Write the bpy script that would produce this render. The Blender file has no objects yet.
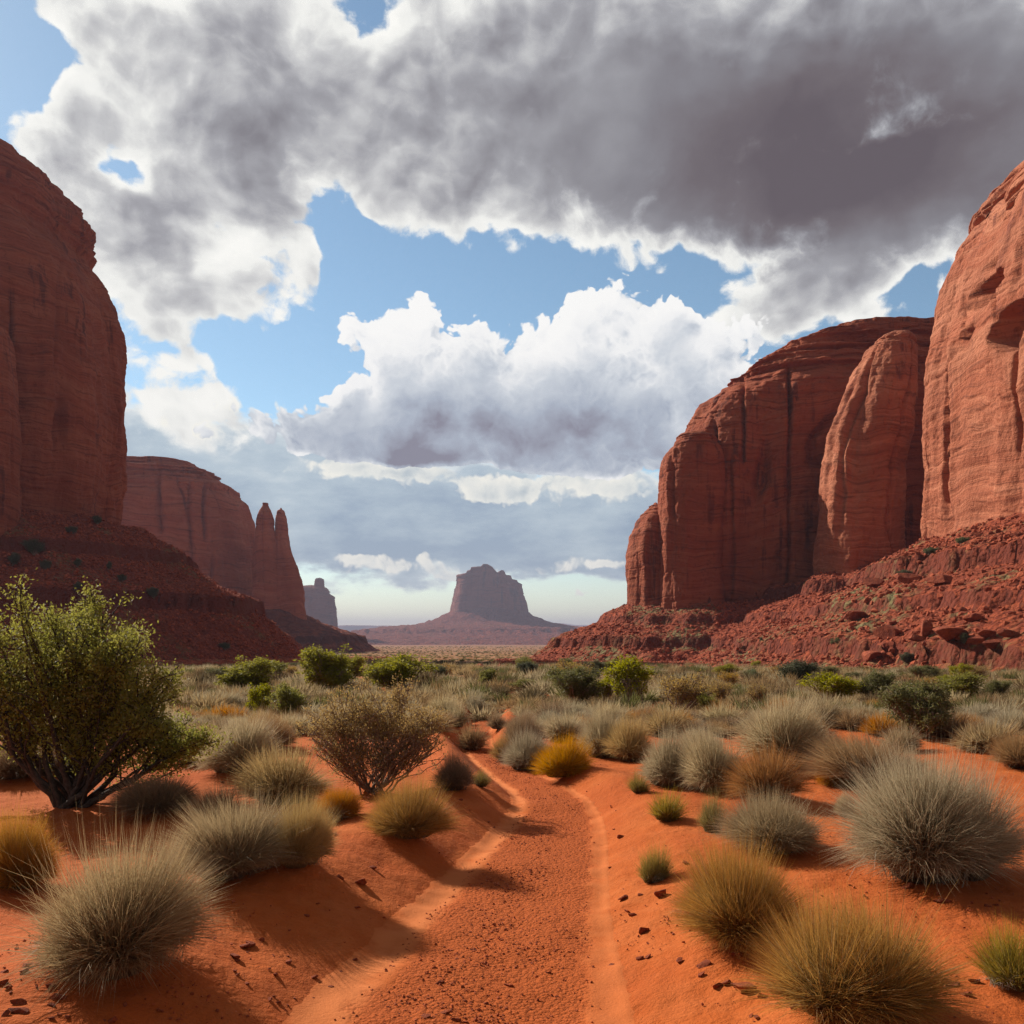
import bpy, bmesh, math, random
import numpy as np
from mathutils import Vector, Matrix

# ------------------------------------------------------------------ camera, sky, sun, exposure
scene = bpy.context.scene
COL = scene.collection
F = 900.0            # focal length in pixels of the 1024 px frame
HOR = 634.0          # pixel row of the horizon
CAM_H = 2.0
cam_data = bpy.data.cameras.new('camera')
cam = bpy.data.objects.new('camera', cam_data)
COL.objects.link(cam)
cam.location = (0.0, 0.0, CAM_H)
cam.rotation_euler = (math.radians(90), 0, 0)
cam_data.sensor_width = 36.0
cam_data.lens = F / 1024 * 36.0
cam_data.shift_y = (HOR - 512) / 1024
cam_data.clip_start = 0.05
cam_data.clip_end = 60000
scene.camera = cam

SUN_EL = 33.0
SUN_DIR_XY = (-0.76, 0.65)          # horizontal direction towards the sun
sun_az = math.atan2(SUN_DIR_XY[0], SUN_DIR_XY[1])   # from +Y, clockwise positive to +X
ce = math.cos(math.radians(SUN_EL))
SUN_TO = Vector((math.sin(sun_az) * ce, math.cos(sun_az) * ce, math.sin(math.radians(SUN_EL))))
sd = bpy.data.lights.new('sun', 'SUN')
sd.energy = 5.0
sd.angle = math.radians(0.5)
sd.color = (1.0, 0.93, 0.82)
sun = bpy.data.objects.new('sun', sd)
COL.objects.link(sun)
sun.rotation_euler = (-SUN_TO).to_track_quat('-Z', 'Y').to_euler()
sun.location = (-60, 40, 120)

scene.view_settings.view_transform = 'Standard'
scene.view_settings.look = 'None'
scene.view_settings.gamma = 1.0
scene.view_settings.exposure = 0.5     # exposed for the shaded foreground plants
scene.view_settings.use_curve_mapping = False
scene.render.engine = 'CYCLES'
scene.cycles.use_denoising = True
scene.cycles.denoising_prefilter = 'NONE'      # keeps the fine texture of grass and rock
scene.cycles.max_bounces = 6
scene.cycles.diffuse_bounces = 3
scene.cycles.glossy_bounces = 2
scene.cycles.transmission_bounces = 4
scene.cycles.volume_bounces = 0
scene.cycles.sample_clamp_indirect = 4.0
scene.cycles.caustics_reflective = False
scene.cycles.caustics_refractive = False


# ---- a small expression helper over shader nodes
class Nodes:
    def __init__(self, tree):
        self.t = tree

    def new(self, kind, **kw):
        n = self.t.nodes.new(kind)
        for k, v in kw.items():
            setattr(n, k, v)
        return n

    def link(self, sock, val):
        if isinstance(val, X):
            val = val.s
        if isinstance(val, bpy.types.NodeSocket):
            self.t.links.new(val, sock)
        else:
            if isinstance(val, (tuple, list)) and len(val) == 3 and sock.type == 'RGBA':
                val = (*val, 1.0)
            sock.default_value = val

    def math(self, op, a, b=0.0, c=None, clamp=False):
        n = self.new('ShaderNodeMath', operation=op, use_clamp=clamp)
        self.link(n.inputs[0], a)
        self.link(n.inputs[1], b)
        if c is not None:
            self.link(n.inputs[2], c)
        return X(self, n.outputs[0])

    def vmath(self, op, a, b=(0, 0, 0), scale=None):
        n = self.new('ShaderNodeVectorMath', operation=op)
        self.link(n.inputs[0], a)
        if op not in ('NORMALIZE', 'LENGTH', 'SCALE'):
            self.link(n.inputs[1], b)
        if scale is not None:
            self.link(n.inputs['Scale'], scale)
        return X(self, n.outputs['Value'] if op in ('DOT_PRODUCT', 'LENGTH', 'DISTANCE') else n.outputs['Vector'])

    def noise(self, vec, scale, detail=6.0, rough=0.55, dist=0.0, lac=2.0, kind='FBM', color=False):
        n = self.new('ShaderNodeTexNoise', noise_dimensions='3D', noise_type=kind)
        self.link(n.inputs['Vector'], vec)
        n.inputs['Scale'].default_value = scale
        n.inputs['Detail'].default_value = detail
        n.inputs['Roughness'].default_value = rough
        n.inputs['Lacunarity'].default_value = lac
        n.inputs['Distortion'].default_value = dist
        return X(self, n.outputs['Color' if color else 'Fac'])

    def voronoi(self, vec, scale, detail=0.0, rough=0.5, feature='F1', out='Distance', smooth=None):
        n = self.new('ShaderNodeTexVoronoi', voronoi_dimensions='3D', feature=feature)
        self.link(n.inputs['Vector'], vec)
        n.inputs['Scale'].default_value = scale
        if 'Detail' in n.inputs:
            n.inputs['Detail'].default_value = detail
            n.inputs['Roughness'].default_value = rough
        if smooth is not None:
            n.inputs['Smoothness'].default_value = smooth
        return X(self, n.outputs[out])

    def sstep(self, v, a, b, lo=0.0, hi=1.0):
        n = self.new('ShaderNodeMapRange', interpolation_type='SMOOTHSTEP', clamp=True)
        self.link(n.inputs['Value'], v)
        n.inputs['From Min'].default_value = a
        n.inputs['From Max'].default_value = b
        n.inputs['To Min'].default_value = lo
        n.inputs['To Max'].default_value = hi
        return X(self, n.outputs['Result'])

    def lin(self, v, a, b, lo=0.0, hi=1.0):
        n = self.new('ShaderNodeMapRange', clamp=True)
        self.link(n.inputs['Value'], v)
        n.inputs['From Min'].default_value = a
        n.inputs['From Max'].default_value = b
        n.inputs['To Min'].default_value = lo
        n.inputs['To Max'].default_value = hi
        return X(self, n.outputs['Result'])

    def mix(self, fac, a, b, blend='MIX'):
        n = self.new('ShaderNodeMix', data_type='RGBA', blend_type=blend)
        self.link(n.inputs['Factor'], fac)
        self.link(n.inputs[6], a)
        self.link(n.inputs[7], b)
        return X(self, n.outputs[2])

    def ramp(self, fac, stops):
        n = self.new('ShaderNodeValToRGB')
        els = n.color_ramp.elements
        while len(els) < len(stops):
            els.new(0.5)
        for e, (p, c) in zip(els, stops):
            e.position = p
            e.color = (*c, 1.0)
        self.link(n.inputs['Fac'], fac)
        return X(self, n.outputs['Color'])

    def sep(self, vec):
        n = self.new('ShaderNodeSeparateXYZ')
        self.link(n.inputs[0], vec)
        return [X(self, o) for o in n.outputs]

    def comb(self, x, y, z):
        n = self.new('ShaderNodeCombineXYZ')
        for i, v in enumerate((x, y, z)):
            self.link(n.inputs[i], v)
        return X(self, n.outputs[0])


class X:
    def __init__(self, g, s):
        self.g, self.s = g, s

    def __add__(self, o): return self.g.math('ADD', self, o)
    __radd__ = __add__
    def __sub__(self, o): return self.g.math('SUBTRACT', self, o)
    def __rsub__(self, o): return self.g.math('SUBTRACT', o, self)
    def __mul__(self, o): return self.g.math('MULTIPLY', self, o)
    __rmul__ = __mul__
    def __truediv__(self, o): return self.g.math('DIVIDE', self, o)
    def max(self, o): return self.g.math('MAXIMUM', self, o)
    def min(self, o): return self.g.math('MINIMUM', self, o)
    def abs(self): return self.g.math('ABSOLUTE', self)
    def pow(self, o): return self.g.math('POWER', self, o)


def srgb(r, g, b):
    f = lambda c: (c / 255 / 12.92) if c <= 10 else ((c / 255 + 0.055) / 1.055) ** 2.4
    return (f(r), f(g), f(b))


# ---- the sky: a Nishita atmosphere with three layers of procedural clouds at infinity
world = bpy.data.worlds.new('World')
scene.world = world
world.use_nodes = True
wt = world.node_tree
wt.nodes.clear()


def az_el(px, py):
    """azimuth and elevation of a direction given on the tangent plane"""
    x, z = (px - 512) / F, (HOR - py) / F
    return math.atan2(x, 1.0), math.atan2(z, math.hypot(1.0, x))


def cloud_field(g, ae, blobs):
    """sum of soft elliptical cloud masses (px, py, rx, ry, weight[, tilt in degrees])"""
    total = None
    for b in blobs:
        a, e = az_el(b[0], b[1])
        rx, ry = b[2] / F, b[3] / F
        t = math.radians(b[5]) if len(b) > 5 else 0.0
        n = g.new('ShaderNodeVectorMath', operation='MULTIPLY_ADD')
        src = ae
        if t:
            c_, s_ = math.cos(t), math.sin(t)
            src = g.comb(g.vmath('DOT_PRODUCT', ae, (c_, s_, 0)), g.vmath('DOT_PRODUCT', ae, (-s_, c_, 0)), 0.0)
            a, e = a * c_ + e * s_, -a * s_ + e * c_
        g.link(n.inputs[0], src)
        n.inputs[1].default_value = (1 / rx, 1 / ry, 0)
        n.inputs[2].default_value = (-a / rx, -e / ry, 0)
        v = X(g, n.outputs[0])
        q = g.vmath('DOT_PRODUCT', v, v)
        w = g.math('POWER', 0.3679, q)
        total = w * b[4] if total is None else g.math('MULTIPLY_ADD', w, b[4], total)
    return total


DECK = [  # the broken dark deck overhead
    (820, 20, 420, 200, 0.95), (480, 60, 260, 120, 0.55), (600, 150, 230, 105, 0.52),
    (820, 245, 150, 80, 0.42), (980, 150, 150, 110, 0.55), (920, 250, 110, 50, 0.35), (800, 310, 110, 34, 0.42), (200, 55, 150, 70, 0.58), (265, 150, 75, 90, 0.52),
    (300, 260, 40, 42, 0.34), (95, 205, 110, 60, 0.60), (75, 30, 70, 50, 0.36), (30, 120, 60, 30, 0.3), (190, 325, 100, 60, 0.50),
    (150, 250, 90, 60, 0.40), (170, 410, 150, 60, 0.55), (430, 190, 85, 58, 0.42), (270, 400, 60, 30, 0.3),
    (4, 84, 40, 34, -0.85), (40, 10, 50, 30, 0.25), (132, 174, 24, 18, -0.85), (205, 285, 20, 12, -0.3), (40, 45, 20, 14, -0.3), (338, 222, 36, 66, -0.85, 35), (218, 258, 44, 24, -0.62, -30), (190, 110, 34, 16, -0.12),
    (282, 345, 60, 34, -0.72), (590, 268, 190, 26, -0.85), (360, 15, 32, 26, -0.30),
    (705, 292, 40, 18, -0.40), (910, 305, 40, 12, -0.4), (520, 440, 260, 100, -0.7),
    (60, 125, 60, 36, 0.32), (180, 205, 70, 50, 0.34), (100, 290, 100, 60, 0.40), (235, 310, 50, 26, 0.25), (60, 20, 60, 30, 0.25),
]
DARK = [  # where that deck is thickest
    (700, 165, 260, 75, 0.62), (900, 120, 170, 130, 0.42), (980, 180, 150, 90, 0.45), (830, 225, 120, 40, 0.25), (880, 20, 260, 60, 0.02), (230, 60, 110, 70, 0.17), (440, 60, 160, 90, 0.24),
    (600, 60, 150, 80, 0.22), (300, 120, 60, 80, 0.13), (60, 165, 80, 34, 0.27), (135, 235, 60, 34, 0.30), (185, 350, 50, 24, 0.16), (150, 420, 80, 30, 0.25), (280, 180, 50, 60, 0.14),
]
CUMULUS = [  # the big heap cloud in the middle distance
    (580, 400, 160, 84, 1.0), (400, 400, 115, 78, 0.9), (520, 452, 240, 40, 0.75), (330, 440, 90, 34, 0.3), (385, 308, 42, 40, 0.55), (580, 302, 58, 42, 0.60), (640, 312, 40, 30, 0.2),
    (665, 325, 50, 36, 0.46), (690, 400, 70, 70, 0.55), (480, 345, 60, 30, 0.15), (260, 420, 90, 30, 0.42),
    (745, 350, 60, 46, 0.5), (720, 440, 60, 40, 0.4), (455, 272, 36, 30, -0.35), (720, 285, 50, 24, -0.3), (280, 330, 40, 50, -0.35),
]
PUFFS = [  # bright puffs and streaks between the heap cloud and the horizon
    (345, 464, 70, 15, 0.85), (410, 474, 60, 13, 0.8), (470, 490, 36, 16, 0.75), (522, 492, 56, 20, 1.0), (575, 480, 40, 11, 0.6), (632, 485, 46, 16, 0.85), (470, 524, 26, 9, 0.5),
    (400, 566, 80, 10, 0.85), (345, 556, 50, 7, 0.65), (500, 576, 70, 7, 0.75), (592, 563, 60, 8, 0.75), (560, 589, 60, 5, 0.6), (400, 590, 30, 5, 0.55),
    (150, 430, 60, 26, 0.35), (230, 422, 70, 26, 0.45), (290, 408, 50, 24, 0.45),
]
LOW = [  # thin far layers above the horizon
    (250, 500, 230, 66, 0.85), (515, 500, 60, 20, 0.60), (630, 484, 60, 18, 0.5), (520, 550, 190, 26, 0.62), (520, 500, 220, 40, 0.45),
    (700, 540, 160, 40, 0.5), (330, 470, 110, 30, 0.5), (400, 585, 70, 20, 0.30), (540, 572, 160, 9, 0.28),
    (150, 470, 90, 60, 0.4), (590, 525, 240, 16, 0.3), (600, 615, 400, 20, -0.4), (470, 604, 60, 12, -0.25), (540, 478, 26, 12, -0.3),
]


g = Nodes(wt)
tc = g.new('ShaderNodeTexCoord')
dirv = g.vmath('NORMALIZE', X(g, tc.outputs['Generated']))
sky = g.new('ShaderNodeTexSky', sky_type='NISHITA')
sky.sun_disc = False
sky.sun_elevation = math.radians(SUN_EL)
sky.sun_rotation = sun_az
sky.altitude = 1600
sky.air_density = 1.0
sky.dust_density = 0.7
sky.ozone_density = 1.0
SKY_K = 0.085
CLOUD = 0.70            # radiance of sunlit cloud, white at this exposure
dx, dy, dz = g.sep(dirv)
azv = g.math('ARCTAN2', dx, dy)
elv = g.math('ARCSINE', dz)
flat = g.comb(azv, elv, 0.0)
side = g.sstep(azv.abs(), 0.7, 1.2)      # beyond the named masses: unseen cloud, its dark deck added to cut ambient light
K = CLOUD / SKY_K
HALF = (0.5, 0.5, 0.5)


def n2d(vec, scale, detail, rough, color=False, kind='FBM'):
    n = g.new('ShaderNodeTexNoise', noise_dimensions='2D', noise_type=kind)
    g.link(n.inputs['Vector'], vec)
    n.inputs['Scale'].default_value = scale
    n.inputs['Detail'].default_value = detail
    n.inputs['Roughness'].default_value = rough
    return X(g, n.outputs['Color' if color else 'Fac'])


def warped(scale, detail, amount, stretch, seed):
    """azimuth and elevation, stretched, plus a turbulent offset"""
    p = g.vmath('ADD', g.vmath('MULTIPLY', flat, (1.0, stretch, 0.0)), (seed, seed * 0.37, 0))
    w = g.vmath('SUBTRACT', n2d(p, scale, detail, 0.55, True), HALF)
    return p, w, g.vmath('ADD', flat, g.vmath('MULTIPLY', w, amount))


def finish(under, dens, alpha, thick, stops):
    c = g.ramp(thick, stops)
    return g.mix(alpha, under, g.mix(1.0, c, (K, K, K), 'MULTIPLY'))


col = g.mix(1.0, X(g, sky.outputs[0]), g.mix(g.sstep(elv, 0.02, 0.16), (1.20, 1.14, 0.98), (1.14, 1.25, 1.14)), 'MULTIPLY')

# thin far layers
p, w, ae = warped(11.0, 3.0, (0.09, 0.035, 0.0), 2.4, 3.0)
base = cloud_field(g, ae, LOW) + side * 0.4
n1 = n2d(p, 9.0, 6.0, 0.6)
n1b = n2d(g.vmath('ADD', p, (-0.010, 0.03, 0)), 9.0, 6.0, 0.6)
fade = g.sstep(elv, 0.005, 0.05)
dens = (base + (n1 - 0.5) * 1.2 - 0.36) * fade - (1.0 - fade) * 0.3
col = finish(col, dens, g.sstep(dens, -0.06, 0.22) * 0.95, g.lin(g.sstep(dens, 0.0, 0.35) * 0.45 + (n1 - 0.5) * 1.3 + g.lin(elv, 0.21, 0.095) * 0.42 - (n1 - n1b) * 1.2, -0.05, 0.95),
             [(0.0, srgb(252, 249, 238)), (0.3, srgb(226, 231, 232)), (0.6, srgb(188, 202, 212)), (1.0, srgb(150, 168, 188))])

# the broken dark deck
p, w, ae = warped(5.0, 4.0, (0.13, 0.11, 0.0), 1.3, 8.0)
base = cloud_field(g, ae, DECK) + (side * 0.95).max(g.sstep(elv, 0.68, 0.9) * 1.1)
dark = cloud_field(g, ae, DARK) + (side * 0.8).max(g.sstep(elv, 0.68, 0.9) * 0.9)  # heavy deck out of view at sides and zenith, added to dim skylight
pw = g.vmath('ADD', p, g.vmath('SCALE', w, scale=0.07))


def lumps(vec, scale, detail):
    n = g.new('ShaderNodeTexVoronoi', voronoi_dimensions='2D', feature='F1')
    g.link(n.inputs['Vector'], vec)
    n.inputs['Scale'].default_value = scale
    n.inputs['Detail'].default_value = detail
    n.inputs['Roughness'].default_value = 0.6
    return X(g, n.outputs['Distance'])


sun_off = (-0.014, 0.020, 0)
pw2 = g.vmath('ADD', pw, sun_off)
n1, n1b = n2d(pw, 5.5, 9.0, 0.62), n2d(pw2, 5.5, 9.0, 0.62)
n2, n2b = n2d(pw, 21.0, 5.0, 0.66), n2d(pw2, 21.0, 5.0, 0.66)
l1, l1b = lumps(pw, 12.0, 2.0), lumps(pw2, 12.0, 2.0)
n3 = n2d(p, 2.2, 3.0, 0.5)
fade = g.sstep(elv, 0.10, 0.24)
form = (n1 - 0.5) * 1.4 + (n2 - 0.5) * 0.5 + (0.42 - l1) * 0.55
dens = (base + form - 0.28) * fade - (1.0 - fade) * 0.4
rel = (n1 - n1b) * 1.4 + (n2 - n2b) * 0.25 + (l1b - l1) * 0.6
calm = g.sstep(dark, 0.85, 0.30)
core = g.sstep(dens, -0.05, 0.75)
thick = core * (dark * 0.90 + (n3 - 0.5) * 0.5 + 0.22) + calm * ((n1 - 0.5) * 0.30 - rel * 0.55 + 0.06) + (1.0 - calm) * ((n1 - 0.5) * 0.42 + (n2 - 0.5) * 0.06 + (n3 - 0.5) * 0.45) + side * 0.3
col = finish(col, dens, g.sstep(dens, -0.06, 0.16), g.lin(thick, 0.0, 1.16),
             [(0.0, srgb(255, 254, 249)), (0.14, srgb(242, 242, 238)), (0.30, srgb(204, 204, 205)), (0.5, srgb(163, 163, 168)), (0.70, srgb(132, 130, 136)), (0.88, srgb(110, 102, 107)), (1.0, srgb(97, 88, 94))])

# the heap cloud
p, w, ae = warped(14.0, 4.0, (0.05, 0.045, 0.0), 1.1, 1.0)
base = cloud_field(g, ae, CUMULUS) + side * (0.5 + g.sstep(elv, 0.30, 0.05) * 0.35) * g.sstep(elv, 0.5, 0.25)
pv = g.vmath('ADD', p, g.vmath('SCALE', w, scale=0.045))


def puffs(vec):
    n = g.new('ShaderNodeTexVoronoi', voronoi_dimensions='2D', feature='F1')
    g.link(n.inputs['Vector'], vec)
    n.inputs['Scale'].default_value = 19.0
    n.inputs['Detail'].default_value = 3.0
    n.inputs['Roughness'].default_value = 0.62
    return X(g, n.outputs['Distance'])


off = (-0.008, 0.014, 0)
pv2 = g.vmath('ADD', pv, off)
pa, pb = puffs(pv), puffs(pv2)
big, bigb = lumps(pv, 8.0, 1.0), lumps(g.vmath('ADD', pv, (-0.016, 0.026, 0)), 8.0, 1.0)
n1 = n2d(p, 7.0, 7.0, 0.6)
n1b = n2d(g.vmath('ADD', p, (-0.012, 0.018, 0)), 7.0, 7.0, 0.6)
floor_ = g.sstep(elv + (n1 - 0.5) * 0.045 + azv * 0.04, 0.168, 0.188)
puff_edge = (n1 - 0.5) * 0.7 + (0.42 - pa) * 0.50 + (0.40 - big) * 0.45
pd = cloud_field(g, ae, PUFFS) + (n1 - 0.5) * 0.9 + (0.42 - pa) * 0.55 - 0.42
pth = g.lin(g.sstep(pd, 0.0, 0.7) * 0.42 - (n1 - n1b) * 1.5 - (pb - pa) * 0.5 + 0.10, 0.0, 0.8)
col = finish(col, pd, g.sstep(pd, -0.08, 0.20) * 0.92, pth, [(0.0, srgb(254, 251, 240)), (0.4, srgb(236, 237, 231)), (1.0, srgb(184, 196, 204))])
dens = (base + puff_edge - 0.38) * floor_ - (1.0 - floor_) * 0.5
edge = g.sstep(dens, 0.6, 0.05)
rel = (n1 - n1b) * 0.6 + (pb - pa) * (0.12 + edge * 0.38) + (bigb - big) * 0.42
thick = g.lin(g.sstep(dens, 0.0, 0.9) * 0.34 + g.lin(elv, 0.37, 0.18) * 0.62 + (n1 - 0.5) * 0.25 - rel * 0.95, 0.10, 1.0)
col = finish(col, dens, g.sstep(dens, -0.02, 0.07), thick,
             [(0.0, srgb(255, 254, 252)), (0.25, srgb(247, 247, 247)), (0.50, srgb(208, 214, 222)), (0.76, srgb(172, 181, 196)), (0.93, srgb(148, 151, 166)), (1.0, srgb(136, 135, 150))])

bg = g.new('ShaderNodeBackground')
bg.inputs['Strength'].default_value = SKY_K
g.link(bg.inputs['Color'], col)
wo = g.new('ShaderNodeOutputWorld')
wt.links.new(bg.outputs[0], wo.inputs['Surface'])
world.cycles.sampling_method = 'MANUAL'
world.cycles.sample_map_resolution = 1024
scene.cycles.use_adaptive_sampling = True
scene.cycles.adaptive_threshold = 0.008
scene.cycles.adaptive_min_samples = 24

# ------------------------------------------------------------------ numeric tools
_rng = np.random.RandomState(11)
_PERM = np.concatenate([_rng.permutation(512)] * 3).astype(np.int32)
_GR = _rng.normal(size=(512, 3))
_GR /= np.linalg.norm(_GR, axis=1)[:, None]


def perlin(x, y, z):
    x, y, z = np.broadcast_arrays(np.asarray(x, float), np.asarray(y, float), np.asarray(z, float))
    xi, yi, zi = (np.floor(v).astype(np.int64) for v in (x, y, z))
    xf, yf, zf = x - xi, y - yi, z - zi
    xi, yi, zi = xi & 511, yi & 511, zi & 511
    u, v, w = (t * t * t * (t * (t * 6 - 15) + 10) for t in (xf, yf, zf))
    res = 0.0
    for dx in (0, 1):
        a = _PERM[(xi + dx) & 511]
        wx = u if dx else 1 - u
        for dy in (0, 1):
            b = _PERM[(a + yi + dy) & 511]
            wy = wx * (v if dy else 1 - v)
            for dz in (0, 1):
                h = _PERM[(b + zi + dz) & 511]
                gr = _GR[h]
                dot = gr[..., 0] * (xf - dx) + gr[..., 1] * (yf - dy) + gr[..., 2] * (zf - dz)
                res = res + wy * (w if dz else 1 - w) * dot
    return res * 1.5


def fbm(x, y, z, octaves=4, gain=0.5, lac=2.03):
    s, a, f = 0.0, 1.0, 1.0
    for k in range(octaves):
        s = s + a * perlin(np.asarray(x) * f + 17.3 * k, np.asarray(y) * f + 5.1 * k, np.asarray(z) * f + 9.7 * k)
        a *= gain
        f *= lac
    return s


def sstep(a, b, x):
    t = np.clip((np.asarray(x, float) - a) / (b - a), 0, 1)
    return t * t * (3 - 2 * t)


def make_mesh(name, verts, quads=None, tris=None, smooth=True, uv=None, attr=None):
    me = bpy.data.meshes.new(name)
    verts = np.asarray(verts, np.float32)
    nq = 0 if quads is None else len(quads)
    nt = 0 if tris is None else len(tris)
    me.vertices.add(len(verts))
    me.vertices.foreach_set('co', verts.ravel())
    loops = []
    if nq:
        loops.append(np.asarray(quads, np.int32).ravel())
    if nt:
        loops.append(np.asarray(tris, np.int32).ravel())
    loops = np.concatenate(loops)
    me.loops.add(len(loops))
    me.loops.foreach_set('vertex_index', loops)
    tot = np.concatenate([np.full(nq, 4, np.int32), np.full(nt, 3, np.int32)])
    start = np.concatenate([[0], np.cumsum(tot)[:-1]]).astype(np.int32)
    me.polygons.add(nq + nt)
    me.polygons.foreach_set('loop_start', start)
    me.polygons.foreach_set('loop_total', tot)
    me.polygons.foreach_set('use_smooth', np.full(nq + nt, smooth, bool))
    for key, arr in (attr or {}).items():
        a = me.attributes.new(key, 'FLOAT', 'POINT')
        a.data.foreach_set('value', np.asarray(arr, np.float32).ravel())
    me.update(calc_edges=True)
    me.validate()
    return me


def merged(protos, x, y, z, sx, sz, ang, extra=None):
    """many turned and scaled copies of prototype shapes (verts, quads, tris, {attr}) in one set of arrays"""
    V, Q, T, A, off = [], [], [], {}, 0
    x, y, z, sx, sz, ang = (np.asarray(v, float) for v in (x, y, z, sx, sz, ang))
    for k, (v, q, t, at) in enumerate(protos):
        i = np.arange(k, len(x), len(protos))
        n, m = len(i), len(v)
        if not n:
            continue
        c, s = np.cos(ang[i])[:, None], np.sin(ang[i])[:, None]
        P_ = np.stack([(v[None, :, 0] * c - v[None, :, 1] * s) * sx[i, None] + x[i, None],
                       (v[None, :, 0] * s + v[None, :, 1] * c) * sx[i, None] + y[i, None],
                       v[None, :, 2] * sz[i, None] + z[i, None]], -1)
        V.append(P_.reshape(-1, 3))
        o = (np.arange(n) * m)[:, None, None] + off
        if q is not None:
            Q.append((q[None] + o).reshape(-1, 4))
        if t is not None:
            T.append((t[None] + o).reshape(-1, 3))
        for key, arr in at.items():
            A.setdefault(key, []).append(np.tile(arr, n))
        for key, arr in (extra or {}).items():
            A.setdefault(key, []).append(np.repeat(np.asarray(arr)[i], m))
        off += n * m
    return (np.concatenate(V), np.concatenate(Q) if Q else None, np.concatenate(T) if T else None, {k: np.concatenate(a) for k, a in A.items()})


def link(name, me, mat=None, parent=None, loc=(0, 0, 0)):
    o = bpy.data.objects.new(name, me)
    COL.objects.link(o)
    if mat is not None and not me.materials:
        me.materials.append(mat)
    o.location = loc
    if parent is not None:
        o.parent = parent
    return o


def tag(o, label=None, cat=None, group=None, kind=None):
    if label:
        o['label'] = label
    if cat:
        o['category'] = cat
    if group:
        o['group'] = group
    if kind:
        o['kind'] = kind
    return o


def empty(name, loc, label, cat, group=None):
    o = bpy.data.objects.new(name, None)
    o.empty_display_size = 0.2
    COL.objects.link(o)
    o.location = loc
    return tag(o, label, cat, group)


def grid_faces(nr, nc, wrap=False, off=0):
    i = np.arange(nr - 1)[:, None]
    j = np.arange(nc if wrap else nc - 1)[None, :]
    j2 = (j + 1) % nc
    return (np.stack([i * nc + j, i * nc + j2, (i + 1) * nc + j2, (i + 1) * nc + j], -1).reshape(-1, 4) + off)


# ------------------------------------------------------------------ materials
def new_mat(name):
    m = bpy.data.materials.new(name)
    m.use_nodes = True
    t = m.node_tree
    t.nodes.clear()
    g = Nodes(t)
    out = g.new('ShaderNodeOutputMaterial')
    return m, g, out


def principled(g, out, col, rough=0.9, spec=0.2, bump=None, bump_d=0.05, bump_s=1.0):
    p = g.new('ShaderNodeBsdfPrincipled')
    g.link(p.inputs['Base Color'], col)
    g.link(p.inputs['Roughness'], rough)
    p.inputs['Specular IOR Level'].default_value = spec
    if bump is not None:
        b = g.new('ShaderNodeBump')
        b.inputs['Distance'].default_value = bump_d
        b.inputs['Strength'].default_value = bump_s
        g.link(b.inputs['Height'], bump)
        g.t.links.new(b.outputs[0], p.inputs['Normal'])
    g.t.links.new(p.outputs[0], out.inputs['Surface'])
    return p


def world_pos(g):
    return X(g, g.new('ShaderNodeNewGeometry').outputs['Position'])


def rock_material(name, scale, tone=0.76, streak=0.9, red=(0.37, 0.082, 0.034), pale=(0.44, 0.125, 0.058), varnish=(0.14, 0.036, 0.024)):
    """layered red sandstone; scale = metres per feature unit"""
    m, g, out = new_mat(name)
    p = world_pos(g)
    s = 1.0 / scale
    warp = g.noise(p, 0.035 * s, 3.0, 0.5)
    x, y, z = g.sep(p)
    bed = g.comb(x * (0.03 * s), y * (0.03 * s), z * (0.30 * s) + warp * 7.0)
    n_bed = g.noise(bed, 1.0, 5.0, 0.65)
    st = g.comb(x * (0.42 * s), y * (0.42 * s), z * (0.022 * s))
    n_st = g.noise(st, 1.0, 5.0, 0.62)
    n_big = g.noise(p, 0.06 * s, 4.0, 0.55)
    n_fine = g.noise(p, 0.9 * s, 6.0, 0.68)
    c = g.mix(g.sstep(n_bed, 0.38, 0.66), tuple(v * tone for v in red), tuple(v * tone for v in pale))
    c = g.mix(g.sstep(n_big, 0.40, 0.66) * 0.55, c, tuple(v * tone * 0.78 for v in red))
    c = g.mix(g.sstep(n_st, 0.53, 0.66) * streak * g.sstep(g.noise(p, 0.045 * s, 3.0, 0.5), 0.42, 0.58), c, tuple(v * tone for v in varnish))
    c = g.mix(g.sstep(n_fine, 0.54, 0.68) * 0.6, c, tuple(v * tone * 0.5 for v in red))
    c = g.mix(g.sstep(n_fine, 0.42, 0.25) * 0.35, c, tuple(min(0.6, v * tone * 1.25) for v in pale))
    wav = g.noise(g.comb(x * (0.05 * s), y * (0.05 * s), z * (1.5 * s) + warp * 20.0), 1.0, 4.0, 0.7)
    c = g.mix(g.sstep(wav, 0.54, 0.64) * 0.62, c, tuple(v * tone * 0.45 for v in red))
    c = g.mix(g.sstep(wav, 0.46, 0.36) * 0.45, c, tuple(v * tone * 1.2 for v in pale))
    h = n_bed * 0.3 + n_fine * 1.0 + n_st * 0.35 + wav * 0.6
    principled(g, out, c, 0.92, 0.15, h, 0.8 * scale, 0.8)
    return m


M = {}
M['rock_near'] = rock_material('red_sandstone', 1.0)
M['rock_mid'] = rock_material('weathered_sandstone', 2.2, 0.96)
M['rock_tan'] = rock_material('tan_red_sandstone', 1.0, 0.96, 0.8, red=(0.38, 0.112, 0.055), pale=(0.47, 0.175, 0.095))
M['rock_far'] = rock_material('distant_sandstone', 7.0, 0.50)


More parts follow.
